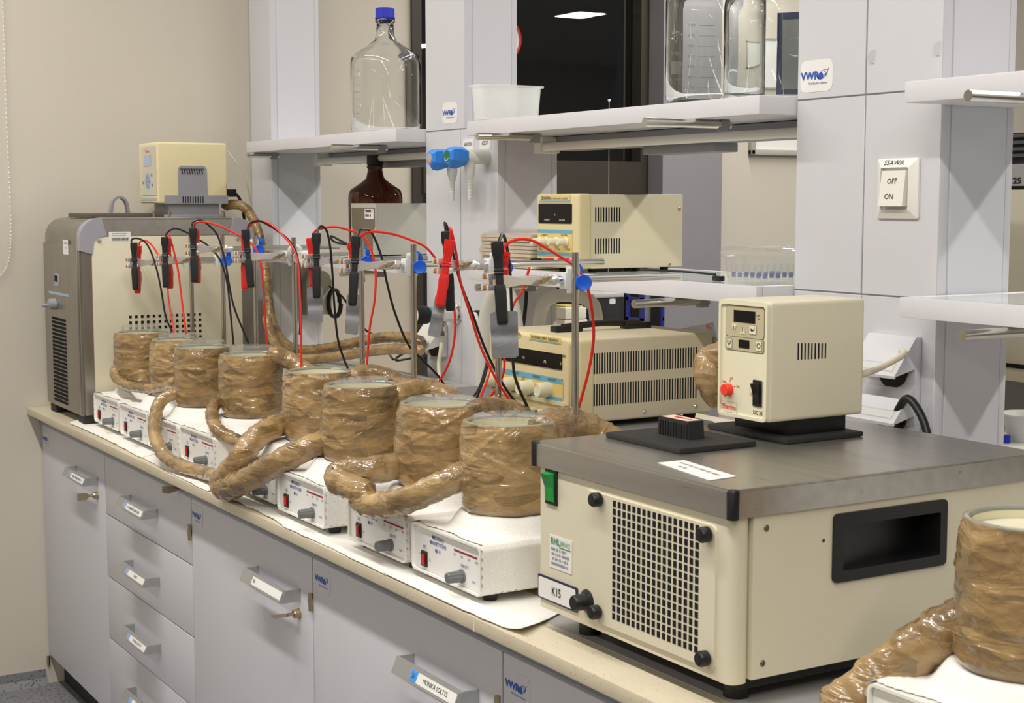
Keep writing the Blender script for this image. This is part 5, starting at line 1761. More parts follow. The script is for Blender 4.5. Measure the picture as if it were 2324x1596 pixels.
def small_supply():
    x0, x1, y0, y1, z0, z1 = 1.796, 1.957, 0.620, 0.885, 1.3035, 1.4565
    t = thing('power_supply', 'small cream laboratory power supply on the glass shelf', 'power supply', (x0, y0, 1.296), 'cream laboratory power supplies')
    obj('case', G().bev(x0 + 0.002, x1, y0 + 0.030, y1, z0, z1, 0.003), CREAMB, t)
    obj('front_frame', G().bev(x0, x1 + 0.0008, y0, y0 + 0.032, z0, z1 + 0.0005, 0.006, 3), CREAMD, t)
    yf = y0 - 0.0003
    P = lambda px, py: PY(px, py, yf)
    card('brand_strip', PSYEL, t, P(1259, 451), XP, ZP, 0.118, 0.0145)
    card('brand_line', PSBLUE, t, P(1259, 456.5), XP, ZP, 0.118, 0.0022, 0.0008)
    text('ZHAOXIN', 0.009, INKK, t, P(1240, 450) - YP * 0.001, xs=0.85, bold=0.01)
    text('DC POWER SUPPLY RXN-603D', 0.0058, INKK, t, P(1270, 451) - YP * 0.001, xs=0.8)
    obj('meter_window', G().prism(rrect(P(1223, 480).x, P(1298, 480).x, P(1260, 507).z, P(1260, 462).z, 0.003, 3), 'y', yf - 0.0012, yf), SCREEN, t, sm=0)
    text('CURRENT', 0.005, INKW, t, P(1243, 499) - YP * 0.0014)
    text('VOLTAGE', 0.005, INKW, t, P(1277, 500) - YP * 0.0014)
    text('A', 0.006, INKW, t, P(1261, 488) - YP * 0.0014)
    card('control_field', PSYEL, t, P(1259, 553), XP, ZP, 0.134, 0.053)
    for py in (525.5, 576.5):
        card('field_band', PSBLUE, t, P(1259, py) - YP * 0.0006, XP, ZP, 0.134, 0.0075, 0.0003)
    for px, s in ((1237, 'CURRENT'), (1281, 'VOLTAGE')):
        text(s, 0.0055, INKK, t, P(px, 534) - YP * 0.0008)
    for px in (1226, 1241, 1264, 1285):
        c = P(px, 549)
        obj('knob', G().lathe([(0.0105, 0), (0.0105, 0.003), (0.0085, 0.005), (0.0072, 0.020), (0.006, 0.0215), (0.0001, 0.0215)], c, 22, -YP), CREAMP, t)
    for px, s in ((1228, 'FINE'), (1246, 'COARSE'), (1269, 'FINE'), (1290, 'COARSE')):
        text(s, 0.0045, INKK, t, P(px, 566) - YP * 0.0008)
    for px, m in ((1228, BLACK), (1255, REDJ), (1290, REDJ)):
        c = P(px, 592)
        obj('terminal', G().cyl(c, c - YP * 0.024, 0.0055, n=14), m, t)
    xs = x1 + 0.0002
    g = G()
    a, b = PX(1352, 489, xs), PX(1406, 487, xs)
    slots(g, xs, a.y, b.y, PX(1380, 504, xs).z, PX(1380, 470, xs).z, 10)
    slots(g, xs, a.y, b.y, PX(1380, 576, xs).z, PX(1380, 541, xs).z, 10)
    obj('vent_slots', g, DARKHOLE, t, sm=0)['kind'] = 'stuff'
    for q in ((1542, 475), (1520, 600)):
        c = PX(q[0], q[1], xs)
        obj('screw', G().lathe([(0.0001, 0.0015), (0.003, 0.0012), (0.0042, 0)], c, 12, XP), BRASS, t)
    for fy in (y0 + 0.05, y1 - 0.03):
        for fx in (x0 + 0.025, x1 - 0.025):
            obj('foot', G().lathe([(0.0001, 0), (0.008, 0), (0.010, z0 - 1.2963)], (fx, fy, 1.2963), 14), BLACK, t)


small_supply()


def large_supply():
    x0, x1, y0, y1, z0, z1 = 1.990, 2.297, 0.390, 0.700, 1.044, 1.196
    zc = 1.0335
    t = thing('power_supply', 'large cream twin power supply standing on the grey case', 'power supply', (x0, y0, zc), 'cream laboratory power supplies')
    obj('case', G().bev(x0 + 0.003, x1, y0 + 0.040, y1, z0, z1, 0.005, 3), CREAMB, t)
    obj('front_frame', G().bev(x0, x1 + 0.0008, y0 + 0.004, y0 + 0.044, z0, z1 + 0.0005, 0.010, 4), CREAMD, t)
    yf = y0 + 0.0036
    P = lambda px, py: PY(px, py, yf)
    # raised rim round the panel
    o = rrect(x0 + 0.004, x1 - 0.022, P(1250, 916).z, z1 - 0.006, 0.006, 4)
    i_ = rrect(x0 + 0.012, x1 - 0.030, P(1250, 912).z + 0.004, z1 - 0.030, 0.004, 4)
    n = len(o)
    g = G().add([(x, yf, z) for x, z in o] + [(x, y0, z) for x, z in o] + [(x, y0, z) for x, z in i_] + [(x, yf, z) for x, z in i_],
                [(k, (k + 1) % n, n + (k + 1) % n, n + k) for k in range(n)] + [(n + k, n + (k + 1) % n, 2 * n + (k + 1) % n, 2 * n + k) for k in range(n)]
                + [(2 * n + k, 2 * n + (k + 1) % n, 3 * n + (k + 1) % n, 3 * n + k) for k in range(n)])
    obj('panel_rim', g, CREAMD, t)
    ys = y0 - 0.0004
    S = lambda px, py: PY(px, py, ys)
    card('name_strip', PSYEL, t, S(1237, 770), XP, ZP, 0.108, 0.011)
    card('name_line', PSBLUE, t, S(1236, 774.5) - YP * 0.0004, XP, ZP, 0.108, 0.002, 0.0004)
    text('DC POWER SUPPLY   RXN-603D-II', 0.0072, INKK, t, S(1237, 769) - YP * 0.0012, bold=0.012, xs=0.86)
    card('maker_strip', PSYEL, t, S(1165, 758), XP, ZP, 0.052, 0.011)
    text('CO.,LTD', 0.0072, INKK, t, S(1175, 759) - YP * 0.0012, bold=0.012)
    a, b = P(1120, 800), P(1276, 830)
    obj('meter_window', G().prism(rrect(x0 + 0.014, b.x, P(1200, 826).z - 0.001, P(1200, 795).z + 0.003, 0.003, 3), 'y', yf - 0.0015, yf), SCREEN, t, sm=0)
    for px, py, s in ((1191, 812, 'V1'), (1239, 821, 'A2'), (1275, 826, 'V'), (1150, 804, 'A1')):
        text(s, 0.008, INKW, t, P(px, py) - YP * 0.002)
    obj('control_field', G().box(x0 + 0.013, b.x + 0.003, yf - 0.001, yf, P(1200, 897).z, P(1200, 851).z), PSYEL, t, sm=0)
    c0, c1 = x0 + 0.014, b.x + 0.002
    for za in (P(1200, 852).z, P(1200, 894).z):
        obj('field_band', G().box(c0, c1, yf - 0.0014, yf, za - 0.0055, za + 0.0045), PSBLUE, t, sm=0)
    for px, py, s in ((1130, 838, 'CURRENT I'), (1172, 846, 'VOLTAGE I'), (1219, 855, 'CURRENT II'), (1254, 862, 'VOLTAGE II')):
        text(s, 0.0055, INKK, t, P(px, py) - YP * 0.0022, bold=0.01)
    for k, s in enumerate(('INDEP', 'SERIES', 'PARALLEL')):
        text(s, 0.0045, INKK, t, P(1190, 857 + 6 * k) - YP * 0.0022)
    for px, py in ((1123, 862), (1166, 871), (1204, 879), (1246, 884)):
        c = P(px, py)
        obj('knob', G().lathe([(0.0140, 0), (0.0140, 0.010), (0.0128, 0.024), (0.0115, 0.0262), (0.0110, 0.0256), (0.0001, 0.0256)], c, 28, -YP), CREAMP, t)
    for px, py in ((1183, 881), (1189, 884)):
        c = P(px, py)
        obj('push_button', G().bev(c.x - 0.0045, c.x + 0.0045, yf - 0.012, yf, c.z - 0.006, c.z + 0.006, 0.001, 1), CREAMP, t)
    for px, py, m in ((1186, 927, BLACK), (1200, 929, mat('terminal_yellow', rgb(226, 196, 40), 0.4)), (1214, 930, REDJ), (1236, 935, BLACK), (1251, 939, REDJ), (1166, 922, REDJ)):
        c = PY(px, py, yf)
        post = obj('terminal', G().cyl((c.x, y0 + 0.01, c.z), (c.x, y0 - 0.014, c.z), 0.0058, n=14), CREAMD, t)
        obj('tip', G().cyl((c.x, y0 - 0.014, c.z), (c.x, y0 - 0.0165, c.z), 0.0052, 0.004, n=14), m, post)
    xs = x1 + 0.0002
    g = G()
    for k in range(41):
        y = PX(1343 + (1580 - 1343) * k / 40, 830, xs).y
        g.prism(rrect(y - 0.0012, y + 0.0012, z0 + 0.088, z0 + 0.126, 0.001, 2), 'x', xs - 0.002, xs + 0.0003)
        g.prism(rrect(y - 0.0012, y + 0.0012, z0 + 0.030, z0 + 0.070, 0.001, 2), 'x', xs - 0.002, xs + 0.0003)
    obj('vent_slots', g, DARKHOLE, t, sm=0)['kind'] = 'stuff'
    for q in ((1463, 935), (1580, 923), (1342, 945)):
        c = PX(q[0], q[1], xs)
        obj('screw', G().lathe([(0.0001, 0.0016), (0.003, 0.0014), (0.0045, 0)], c, 14, XP), CHROME, t)
    # carrying handle on top
    c = PZ(1330, 745, z1)
    xm = 2.145
    obj('handle_mount', G().bev(xm - 0.012, xm + 0.012, 0.44, 0.50, z1, z1 + 0.012, 0.003), BLACK, t)
    obj('handle_mount', G().bev(xm - 0.012, xm + 0.012, 0.60, 0.66, z1, z1 + 0.012, 0.003), BLACK, t)
    obj('handle_strap', G().tube(curve([(xm, 0.46, z1 + 0.009), (xm, 0.50, z1 + 0.011), (xm, 0.55, z1 + 0.013), (xm, 0.60, z1 + 0.011), (xm, 0.64, z1 + 0.009)], 6), 0.0062, 10), BLACK, t)
    for fx in (x0 + 0.03, x1 - 0.025):
        for fy in (y0 + 0.06, y1 - 0.035):
            obj('foot', G().lathe([(0.0001, 0), (0.011, 0), (0.013, z0 - zc)], (fx, fy, zc), 14), BLACK, t)


large_supply()


def grey_case(label, x0, x1, y0, y1, z1, name, m, inset=True):
    t = thing(name, label, 'case', (x0, y0, BT), 'grey flat instrument cases behind the stirrers')
    obj('shell', G().bev(x0, x1, y0, y1, BT + 0.008, z1, 0.006, 3), m, t)
    if inset:
        obj('lid_panel', G().bev(x0 + 0.05, x1 - 0.05, y0 + 0.035, y1 - 0.05, z1 - 0.002, z1 + 0.004, 0.002), m, t)
    for fx in (x0 + 0.04, x1 - 0.04):
        for fy in (y0 + 0.04, y1 - 0.04):
            obj('foot', G().cyl((fx, fy, BT), (fx, fy, BT + 0.009), 0.012, n=14), BLACK, t)
    return t


grey_case('grey flat case under the large power supply', 1.62, 2.335, 0.335, 0.678, 1.0332, 'instrument_case', GREYD, False)
grey_case('pale grey flat case lying behind the mid row vessels', 0.60, 1.47, 0.385, 0.675, 1.006, 'instrument_case', GREYB)

# ------------------------------------------------------------------ bottles on the upper shelves
def lab_bottle(label, c, R, H, glass, capm, name='glass_bottle', group=None, wall=0.0032, capr=None, kz=(0.60, 0.76, 0.915), rn=0.0235):
    """round bottle: heel, straight wall, sloping shoulder, neck with bead, screw cap"""
    t = thing(name, label, 'bottle', c, group)
    zs, zn, zc = (k * H for k in kz)
    out = [(0.0001, 0.0), (R * 0.86, 0.0), (R * 0.95, 0.004), (R, 0.014), (R, zs - 0.012), (R * 0.985, zs), (R * 0.93, zs + 0.012), (rn + (R - rn) * 0.35, zs + (zn - zs) * 0.66), (rn * 1.22, zn - 0.004), (rn * 1.02, zn + 0.014),
           (rn * 0.97, zc - 0.012), (rn * 1.12, zc - 0.008), (rn * 1.12, zc - 0.003), (rn * 0.95, zc - 0.001), (rn * 0.95, H - 0.004)]
    inn = [(rn * 0.78, H - 0.004), (rn * 0.78, zn + 0.012), (rn * 1.0, zn - 0.002)] + [(rn + (R - rn) * 0.35 - wall, zs + (zn - zs) * 0.66 - wall * 0.8), (R * 0.93 - wall, zs + 0.010), (R - wall, zs - 0.012), (R - wall, 0.016), (R * 0.93 - wall, 0.007), (0.0001, 0.006)]
    obj('glass', G().lathe(out + inn, c, 64), glass, t, sm=50)
    capr = capr or rn * 1.12
    nn = 72
    g = G()
    vs = []
    for h, sc in ((zc, 1.0), (zc + 0.003, 1.03), (zc + 0.0035, 0.97), (H - 0.002, 0.95), (H, 0.90)):
        for k in range(nn):
            a = 2 * PI * k / nn
            r = capr * sc * (1.0 if (k % 4 < 2 or h < zc + 0.0032) else 0.965)
            vs.append((c[0] + r * math.cos(a), c[1] + r * math.sin(a), c[2] + h))
    fs = [(j * nn + k, j * nn + (k + 1) % nn, (j + 1) * nn + (k + 1) % nn, (j + 1) * nn + k) for j in range(4) for k in range(nn)] + [tuple(4 * nn + k for k in range(nn))]
    obj('screw_cap', g.add(vs, fs), capm, t, sm=25)
    return t


ST = 1.6202
GB = 'large clear glass bottles on the upper shelves'
b1 = PY(876, 296, 0.745)
cb = (b1.x, b1.y, ST)
t = lab_bottle('large clear bottle with blue cap alone on the left shelf', cb, 0.094, 0.335, GLASS, CAPB, group=GB, capr=0.0265)
g = G()
for k in range(7):
    a0, rad = math.radians(205), 0.0942
    z = ST + 0.055 + 0.0205 * k
    vs = []
    for q in range(9):
        a = a0 + math.radians(2.2) * q
        vs += [(cb[0] + rad * math.cos(a), cb[1] + rad * math.sin(a), z), (cb[0] + rad * math.cos(a), cb[1] + rad * math.sin(a), z + 0.0009)]
    g.add(vs, [(2 * q, 2 * q + 2, 2 * q + 3, 2 * q + 1) for q in range(8)])
obj('scale_marks', g, INKG, t, sm=0)

bA = PY(1622, 228, 0.70)
cA = (bA.x, bA.y, ST)
tA = lab_bottle('large clear bottle with reversed white volume scale, left of the pair', cA, 0.092, 0.335, GLASS, CAPB, group=GB, capr=0.0265)
vd = math.atan2(cA[1] - CAM.y, cA[0] - CAM.x)             # direction from the camera: the far side of the bottle
rad = 0.0922
for k, s in enumerate(('1000', '1500', '2000', '2500', '3000', '3500', '4000')):
    z = ST + 0.030 + 0.0212 * k
    a = vd + math.asin(0.50)
    text(s, 0.0085, INKW, tA, (0, 0, z), wrap=((cA[0], cA[1]), rad, a), bold=0.01)
    a1, a2 = vd + math.asin(0.36), vd + math.asin(0.02)
    vs = []
    for q in range(9):
        aa = a1 + (a2 - a1) * q / 8
        for dz_ in (-0.0006, 0.0006):
            vs.append((cA[0] + rad * math.cos(aa), cA[1] + rad * math.sin(aa), z + dz_))
    obj('scale_mark', G().add(vs, [(2 * q, 2 * q + 2, 2 * q + 3, 2 * q + 1) for q in range(8)]), INKW, tA, sm=0)
aL = vd + math.asin(0.84)
text('5000 ml', 0.011, INKW, tA, (0, 0, ST + 0.098), wrap=((cA[0], cA[1]), rad, aL), bold=0.015)
text('RETRACE CODE', 0.006, INKW, tA, (0, 0, ST + 0.045), wrap=((cA[0], cA[1]), rad, aL))
text('SIMAX', 0.009, INKW, tA, (0, 0, ST + 0.140), wrap=((cA[0], cA[1]), rad, aL), bold=0.02)
vs = []
for q in range(9):
    aa = aL - 0.19 + 0.38 * q / 8
    for dz_ in (0.056, 0.082):
        vs.append((cA[0] + rad * math.cos(aa), cA[1] + rad * math.sin(aa), ST + dz_))
obj('write_field', G().add(vs, [(2 * q, 2 * q + 2, 2 * q + 3, 2 * q + 1) for q in range(8)]), INKW, tA, sm=0)
vs = []
for q in range(24):
    a = 2 * PI * q / 24
    for r_ in (0.0055, 0.0068):
        aa = aL + r_ * math.cos(a) / rad
        vs.append((cA[0] + rad * math.cos(aa), cA[1] + rad * math.sin(aa), ST + 0.128 + r_ * math.sin(a)))
obj('round_emblem', G().add(vs, [(2 * q, (2 * q + 2) % 48, (2 * q + 3) % 48, 2 * q + 1) for q in range(24)]), INKW, tA, sm=0)

bC = PY(1756, 214, 0.826)
cC = (bC.x, bC.y, ST)
tC = lab_bottle('large clear bottle with a blue framed label, right of the pair', cC, 0.0945, 0.335, GLASS, CAPB, group=GB, capr=0.0265)
vdC = math.atan2(cC[1] - CAM.y, cC[0] - CAM.x)


def arc_patch(name, m, parent, c, rad, a0, a1, z0, z1):
    vs = []
    for q in range(13):
        aa = a0 + (a1 - a0) * q / 12
        vs += [(c[0] + rad * math.cos(aa), c[1] + rad * math.sin(aa), z0), (c[0] + rad * math.cos(aa), c[1] + rad * math.sin(aa), z1)]
    return obj(name, G().add(vs, [(2 * q, 2 * q + 2, 2 * q + 3, 2 * q + 1) for q in range(12)]), m, parent, sm=60)


arc_patch('label_border', INKB, tC, cC, 0.0952, vdC - 0.75, vdC - 0.05, ST + 0.018, ST + 0.19)
arc_patch('label_paper', LABELW, tC, cC, 0.0948, vdC - 0.62, vdC - 0.16, ST + 0.030, ST + 0.175)

# ------------------------------------------------------------------ plastic tub on the upper shelf
def tub():
    a, b = PY(1062, 272, 0.64), PY(1232, 262, 0.64)
    x0, x1, y0, y1, z0, z1 = 1.538, 1.596, 0.608, 0.755, ST + 0.0003, ST + 0.080
    t = thing('plastic_tub', 'milky open plastic tub on the shelf beside the dark window', 'tub', (x0, y0, z0))
    e = 0.005

    def ring(i, z):
        o = e * (z - z0) / (z1 - z0) - i
        return [(x, y, z) for x, y in rrect(x0 + e - e - o + 0.0, x1 + o, y0 - o, y1 + o, 0.018, 5)]
    levels = [ring(0.02, z0), ring(0.003, z0), ring(0, z0 + 0.003), ring(0, z1 - 0.004), ring(-0.005, z1 - 0.004), ring(-0.005, z1), ring(0.0016, z1), ring(0.0016, z0 + 0.003), ring(0.02, z0 + 0.002)]
    n = len(levels[0])
    vs = [p for l in levels for p in l]
    fs = [(j * n + k, j * n + (k + 1) % n, (j + 1) * n + (k + 1) % n, (j + 1) * n + k) for j in range(len(levels) - 1) for k in range(n)]
    fs += [tuple(range(n - 1, -1, -1)), tuple((len(levels) - 1) * n + k for k in range(n))]
    obj('wall', G().add(vs, fs), MILK, t)


tub()

# ------------------------------------------------------------------ gas valves, taps and sockets on the columns
def gas_valve(label, px, py, disc, ring_m):
    c = PY(px, py, VF)
    t = thing('gas_valve', label, 'valve', c, 'blue gas valves on the rack column')
    y = c.y
    obj('body', G().lathe([(0.0001, -0.004), (0.0185, -0.004), (0.0185, 0.0), (0.0178, 0.004), (0.0172, 0.062), (0.015, 0.066)], (c.x, y, c.z), 28, -YP), BOSSW, t)
    nz = [(0.0001, 0.004), (0.0128, 0.004), (0.0128, -0.012), (0.0118, -0.026), (0.0068, -0.044)]
    for k in range(6):
        z = -0.0445 - 0.0075 * k
        r = 0.0070 - 0.0003 * k
        nz += [(r, z), (r * 0.80, z - 0.0068)]
    nz += [(0.0001, -0.0885)]
    obj('hose_nozzle', G().lathe(nz, (c.x, y - 0.046, c.z - 0.010), 20), BOSSW, t, sm=18)
    # faceted three-lobed knob
    vs = []
    n = 6
    for h, r, tw in ((0.058, 0.0195, 2), (0.062, 0.0215, 2), (0.086, 0.0255, 0), (0.100, 0.0235, 0), (0.106, 0.017, 2)):
        for k in range(n):
            a = 2 * PI * k / n
            lobe = 1.0 + (0.13 * math.cos(3 * a) if tw < 2 else 0.0)
            vs.append((c.x + r * lobe * math.cos(a + 0.6), y - h, c.z + r * lobe * math.sin(a + 0.6)))
    fs = [(j * n + k, j * n + (k + 1) % n, (j + 1) * n + (k + 1) % n, (j + 1) * n + k) for j in range(4) for k in range(n)] + [tuple(range(n)), tuple(4 * n + k for k in range(n))]
    kn = obj('knob', G().add(vs, fs), BLUEV, t, sm=12)
    obj('disc', G().cyl((c.x, y - 0.106, c.z), (c.x, y - 0.1072, c.z), 0.0125, n=24), disc, kn)
    g = G()
    m_ = 20
    vs = []
    for k in range(m_ + 1):
        a = math.radians(200 + 140 * k / m_)
        for r in (0.0088, 0.0102):
            vs.append((c.x + r * math.cos(a), y - 0.1075, c.z + r * math.sin(a)))
    obj('disc_mark', g.add(vs, [(2 * k, 2 * k + 2, 2 * k + 3, 2 * k + 1) for k in range(m_)]), ring_m, kn, sm=0)


gas_valve('blue gas valve with grey disc at the column edge', 1065, 361, mat('disc_grey', rgb(172, 168, 166), 0.5), INKT)
gas_valve('blue gas valve with green disc under the gas labels', 1106, 356, mat('disc_green', rgb(26, 112, 48), 0.5), INKW)


def water_tap(label, pk, pw, s=1.0):
    """black knobbed chrome tap standing out of the column front"""
    c = PY(pw[0], pw[1], VF)
    t = thing('chrome_tap', label, 'tap', c, 'chrome taps on the rack column')
    y = c.y
    obj('body', G().lathe([(0.026, 0), (0.026, 0.004), (0.0195, 0.008), (0.0195, 0.044 * s), (0.0185, 0.0445 * s), (0.0185, 0.047 * s), (0.0195, 0.0475 * s), (0.0195, 0.066 * s), (0.015, 0.07 * s), (0.0001, 0.07 * s)], c, 28, -YP), CHROME, t)
    obj('colour_ring', G().cyl((c.x, y - 0.07 * s, c.z), (c.x, y - 0.078 * s, c.z), 0.0175, n=24), mat('teal_ring', rgb(24, 150, 140), 0.4) if 'teal_ring' not in MATS else MATS['teal_ring'], t)
    kn = obj('knob', G().lathe([(0.016, 0.078 * s), (0.0215, 0.082 * s), (0.0225, 0.108 * s), (0.0205, 0.114 * s), (0.0001, 0.114 * s)], c, 24, -YP), BLACK, t)
    obj('disc', G().cyl((c.x, y - 0.114 * s, c.z), (c.x, y - 0.114 * s - 0.0015, c.z), 0.0185, n=28), WHITEP, kn)
    card('red_mark', INKT, kn, (c.x + 0.006, y - 0.114 * s - 0.0017, c.z), XP, ZP, 0.007, 0.005, 0.0003)
    obj('outlet', G().cyl((c.x, y - 0.040 * s, c.z - 0.018), (c.x, y - 0.040 * s, c.z - 0.030), 0.010, n=6).cyl((c.x, y - 0.040 * s, c.z - 0.030), (c.x, y - 0.040 * s, c.z - 0.040), 0.0078, n=12).cyl((c.x, y - 0.040 * s, c.z - 0.040), (c.x, y - 0.040 * s, c.z - 0.052), 0.0105, n=6), CHROME, t)


water_tap('chrome tap with black knob behind the tilted plate', (947, 710), (1037, 712))
water_tap('chrome tap half hidden behind the milky hose', (1078, 720), (1126, 724), 0.5)


def socket(label, p_top, w, h, plug=None, name='wall_socket', X=True, m=LAM, body=True):
    """flap socket: a back box on the column front with a lid slanting out and down"""
    a = PY(p_top[0], p_top[1], VF)                        # top left corner of the flap at the column
    x0, x1 = a.x, a.x + w
    t = thing(name, label, 'socket', ((x0 + x1) / 2, VF, a.z - h * 1.1), 'flap covered sockets on the rack')
    z = a.z
    if body:
        obj('back_box', G().bev(x0, x1, VF - 0.014, VF - 0.0003, z - h * 1.08, z, 0.003), LAM, t)
        obj('socket_insert', G().cyl(((x0 + x1) / 2 + 0.006, VF - 0.014, z - h * 0.72), ((x0 + x1) / 2 + 0.006, VF - 0.019, z - h * 0.72), w * 0.30, n=28), BLACKM, t)
    o = h * 0.62
    pf = [(VF - 0.013, z), (VF - 0.013 - o, z - h * 0.80), (VF - 0.013 - o * 0.98, z - h * 0.86), (VF - 0.013 - o * 0.9, z - h * 0.80), (VF - 0.013, z - 0.010)]
    lid = obj('flap', G().prism(pf, 'x', x0, x1).prism([(VF - 0.013, z - 0.004), (VF - 0.013 - o * 0.95, z - h * 0.80), (VF - 0.013 - o * 0.80, z - h * 0.80), (VF - 0.013, z - 0.05)], 'x', x1 - 0.004, x1 - 0.0005), m, t, sm=25)
    d = Vector((0, -o, -h * 0.80)).normalized()
    c = Vector(((x0 + x1) / 2, VF - 0.013, z)) + d * (math.hypot(o, h * 0.8) * 0.80)
    card('label_window', CLEARP, lid, c - Vector((0, d.z, -d.y)) * 0.0 + XP.cross(-d) * 0.001, XP, -d, w * 0.84, 0.016, 0.001)
    card('label_slip', LABELW, lid, c, XP, -d, w * 0.80, 0.012, 0.0006)
    return t, Vector(((x0 + x1) / 2 + 0.006, VF - 0.02, z - h * 0.72))


t1, pl1 = socket('upper flap socket on the column with a cream plug cable', (1985, 754), 0.105, 0.074)
t2, pl2 = socket('middle flap socket on the column with a black plug', (1983, 857), 0.105, 0.074)
t3, pl3 = socket('lowest flap socket just above the cooling bath', (1982, 948), 0.105, 0.074)
cb = thing('power_plug', 'black plug and thick black cable in the middle flap socket', 'cable', pl2)
obj('plug', G().lathe([(0.016, 0), (0.017, 0.010), (0.012, 0.02), (0.009, 0.034), (0.0065, 0.036)], pl2 + XP * 0.01, 20, Vector((0.75, -0.6, 0.1)), True), BLACK, cb)
obj('cable', G().tube(curve([pl2 + Vector((0.028, -0.018, 0.003)), PY(2058, 905, 0.64), PY(2086, 935, 0.635), PY(2104, 985, 0.63), PY(2110, 1060, 0.62), PY(2110, 1110, 0.62)], 8), 0.0065, 10), BLACK, cb)
ts, pls = socket('white flap socket below the chrome tap', (975, 730), 0.095, 0.075, m=WHITEP)
tag(obj('cream_cable', G().tube(curve([PY(1003, 778, 0.62), PY(1000, 800, 0.615), PY(996, 830, 0.61), PY(1000, 870, 0.60), PY(1008, 910, 0.58), PY(1010, 950, 0.56)], 8), 0.0052, 10), CABLEW, org=PY(1010, 950, 0.56)), 'cream cable hanging from the white flap socket', 'cable')

sw = thing('wall_switch', 'white rocker switch lettered OFF and ON on the wide column', 'switch', PY(2040, 480, VF))
c = PY(2041, 428, VF)
fr = G()
o, i_ = rrect(c.x - 0.0445, c.x + 0.0445, c.z - 0.0475, c.z + 0.0475, 0.003, 2), rrect(c.x - 0.030, c.x + 0.030, c.z - 0.033, c.z + 0.033, 0.003, 2)
n = len(o)
fr.add([(x, VF - 0.0003, z) for x, z in o] + [(x, VF - 0.004, z) for x, z in o] + [(x, VF - 0.012, z) for x, z in i_] + [(x, VF - 0.005, z) for x, z in i_],
       [(k, (k + 1) % n, n + (k + 1) % n, n + k) for k in range(n)] + [(n + k, n + (k + 1) % n, 2 * n + (k + 1) % n, 2 * n + k) for k in range(n)]
       + [(2 * n + k, 2 * n + (k + 1) % n, 3 * n + (k + 1) % n, 3 * n + k) for k in range(n)] + [tuple(3 * n + k for k in range(n))])
obj('frame', fr, WHITEP, sw, sm=15)
rk = obj('rocker', G().prism([(VF - 0.005, c.z - 0.028), (VF - 0.019, c.z - 0.028), (VF - 0.012, c.z + 0.028), (VF - 0.005, c.z + 0.028)], 'x', c.x - 0.027, c.x + 0.025), WHITEP, sw, sm=0)
Ur = Vector((0, 0.007, 0.056)).normalized()
text('OFF', 0.0125, INKK, rk, (c.x - 0.002, VF - 0.0139, c.z + 0.011), XP, Ur, lift=0.0008)
text('ON', 0.0125, INKK, rk, (c.x - 0.005, VF - 0.0172, c.z - 0.013), XP, Ur, lift=0.0008)
text('SSAWA', 0.0125, INKK, sw, (c.x - 0.004, VF - 0.0082, c.z + 0.0402), XP, Vector((0, 0.008, 0.0145)), lift=0.0008, xs=1.05)

# ------------------------------------------------------------------ things on the lower shelves
MT = 1.2962
ib = thing('grey_instrument', 'pale grey instrument box with a metal name plate on the far lower shelf', 'instrument', PY(860, 578, 0.66))
x0, x1, y0, y1, z0, z1 = 0.79, 0.945, 0.655, 0.905, MT + 0.006, 1.437
obj('case', G().bev(x0, x1, y0 + 0.004, y1, z0, z1, 0.003), GREYB, ib)
obj('front_plate', G().bev(x0, x1, y0, y0 + 0.006, z0, z1, 0.0015), GREYB, ib)
obj('metal_panel', G().prism([(x0 + 0.008, z0 + 0.012), (x1 - 0.020, z0 + 0.012), (x1 - 0.020, z0 + 0.055), (x1 - 0.006, z0 + 0.075), (x1 - 0.006, z1 - 0.012), (x0 + 0.008, z1 - 0.012), (x0 + 0.008, z0 + 0.075), (x0 + 0.020, z0 + 0.055)], 'y', y0 - 0.0012, y0), mat('dull_panel', rgb(150, 140, 122), 0.4, 0.6), ib, sm=0)
card('type_label', LABELW, ib, (x1 - 0.038, y0 - 0.0013, z1 - 0.028), XP, ZP, 0.052, 0.026)
print_lines(ib, (x1 - 0.038, y0 - 0.002, z1 - 0.026), XP, ZP, 0.044, 0.007, 4, INKK, 2)
for fx in (x0 + 0.02, x1 - 0.02):
    for fy in (y0 + 0.03, y1 - 0.03):
        obj('foot', G().cyl((fx, fy, MT), (fx, fy, z0 + 0.001), 0.008, n=12), BLACK, ib)
ab = PY(853, 580, 0.80)
lab_bottle('tall amber bottle with black cap behind the grey instrument box', (ab.x, ab.y, MT), 0.0765, 0.276, AMBER, BLACK, 'amber_bottle', kz=(0.60, 0.78, 0.90), rn=0.021, capr=0.024)

tp = thing('towel_pack', 'pack of beige paper towels in clear film beside the small power supply', 'paper towels', PY(1160, 600, 0.68))
tx0, tx1, ty0, ty1 = 1.548, 1.770, 0.622, 0.775
for k in range(9):
    z = MT + 0.0005 + 0.0082 * k
    rg = random.Random(k)
    j = rg.uniform(-0.003, 0.003)

    def fz(u, v, z=z, k=k):
        return Vector((tx0 + j + (tx1 - tx0) * u, ty0 + j + (ty1 - ty0) * v, z + 0.0016 * noise.noise(Vector((u * 5, v * 4, k * 2.0)))))
    g = G().prism([(x + j, y + j) for x, y in rrect(tx0, tx1, ty0, ty1, 0.008, 3)], 'z', z, z + 0.0070)
    obj('folded_towel', g, TOWEL, tp)
g = G()


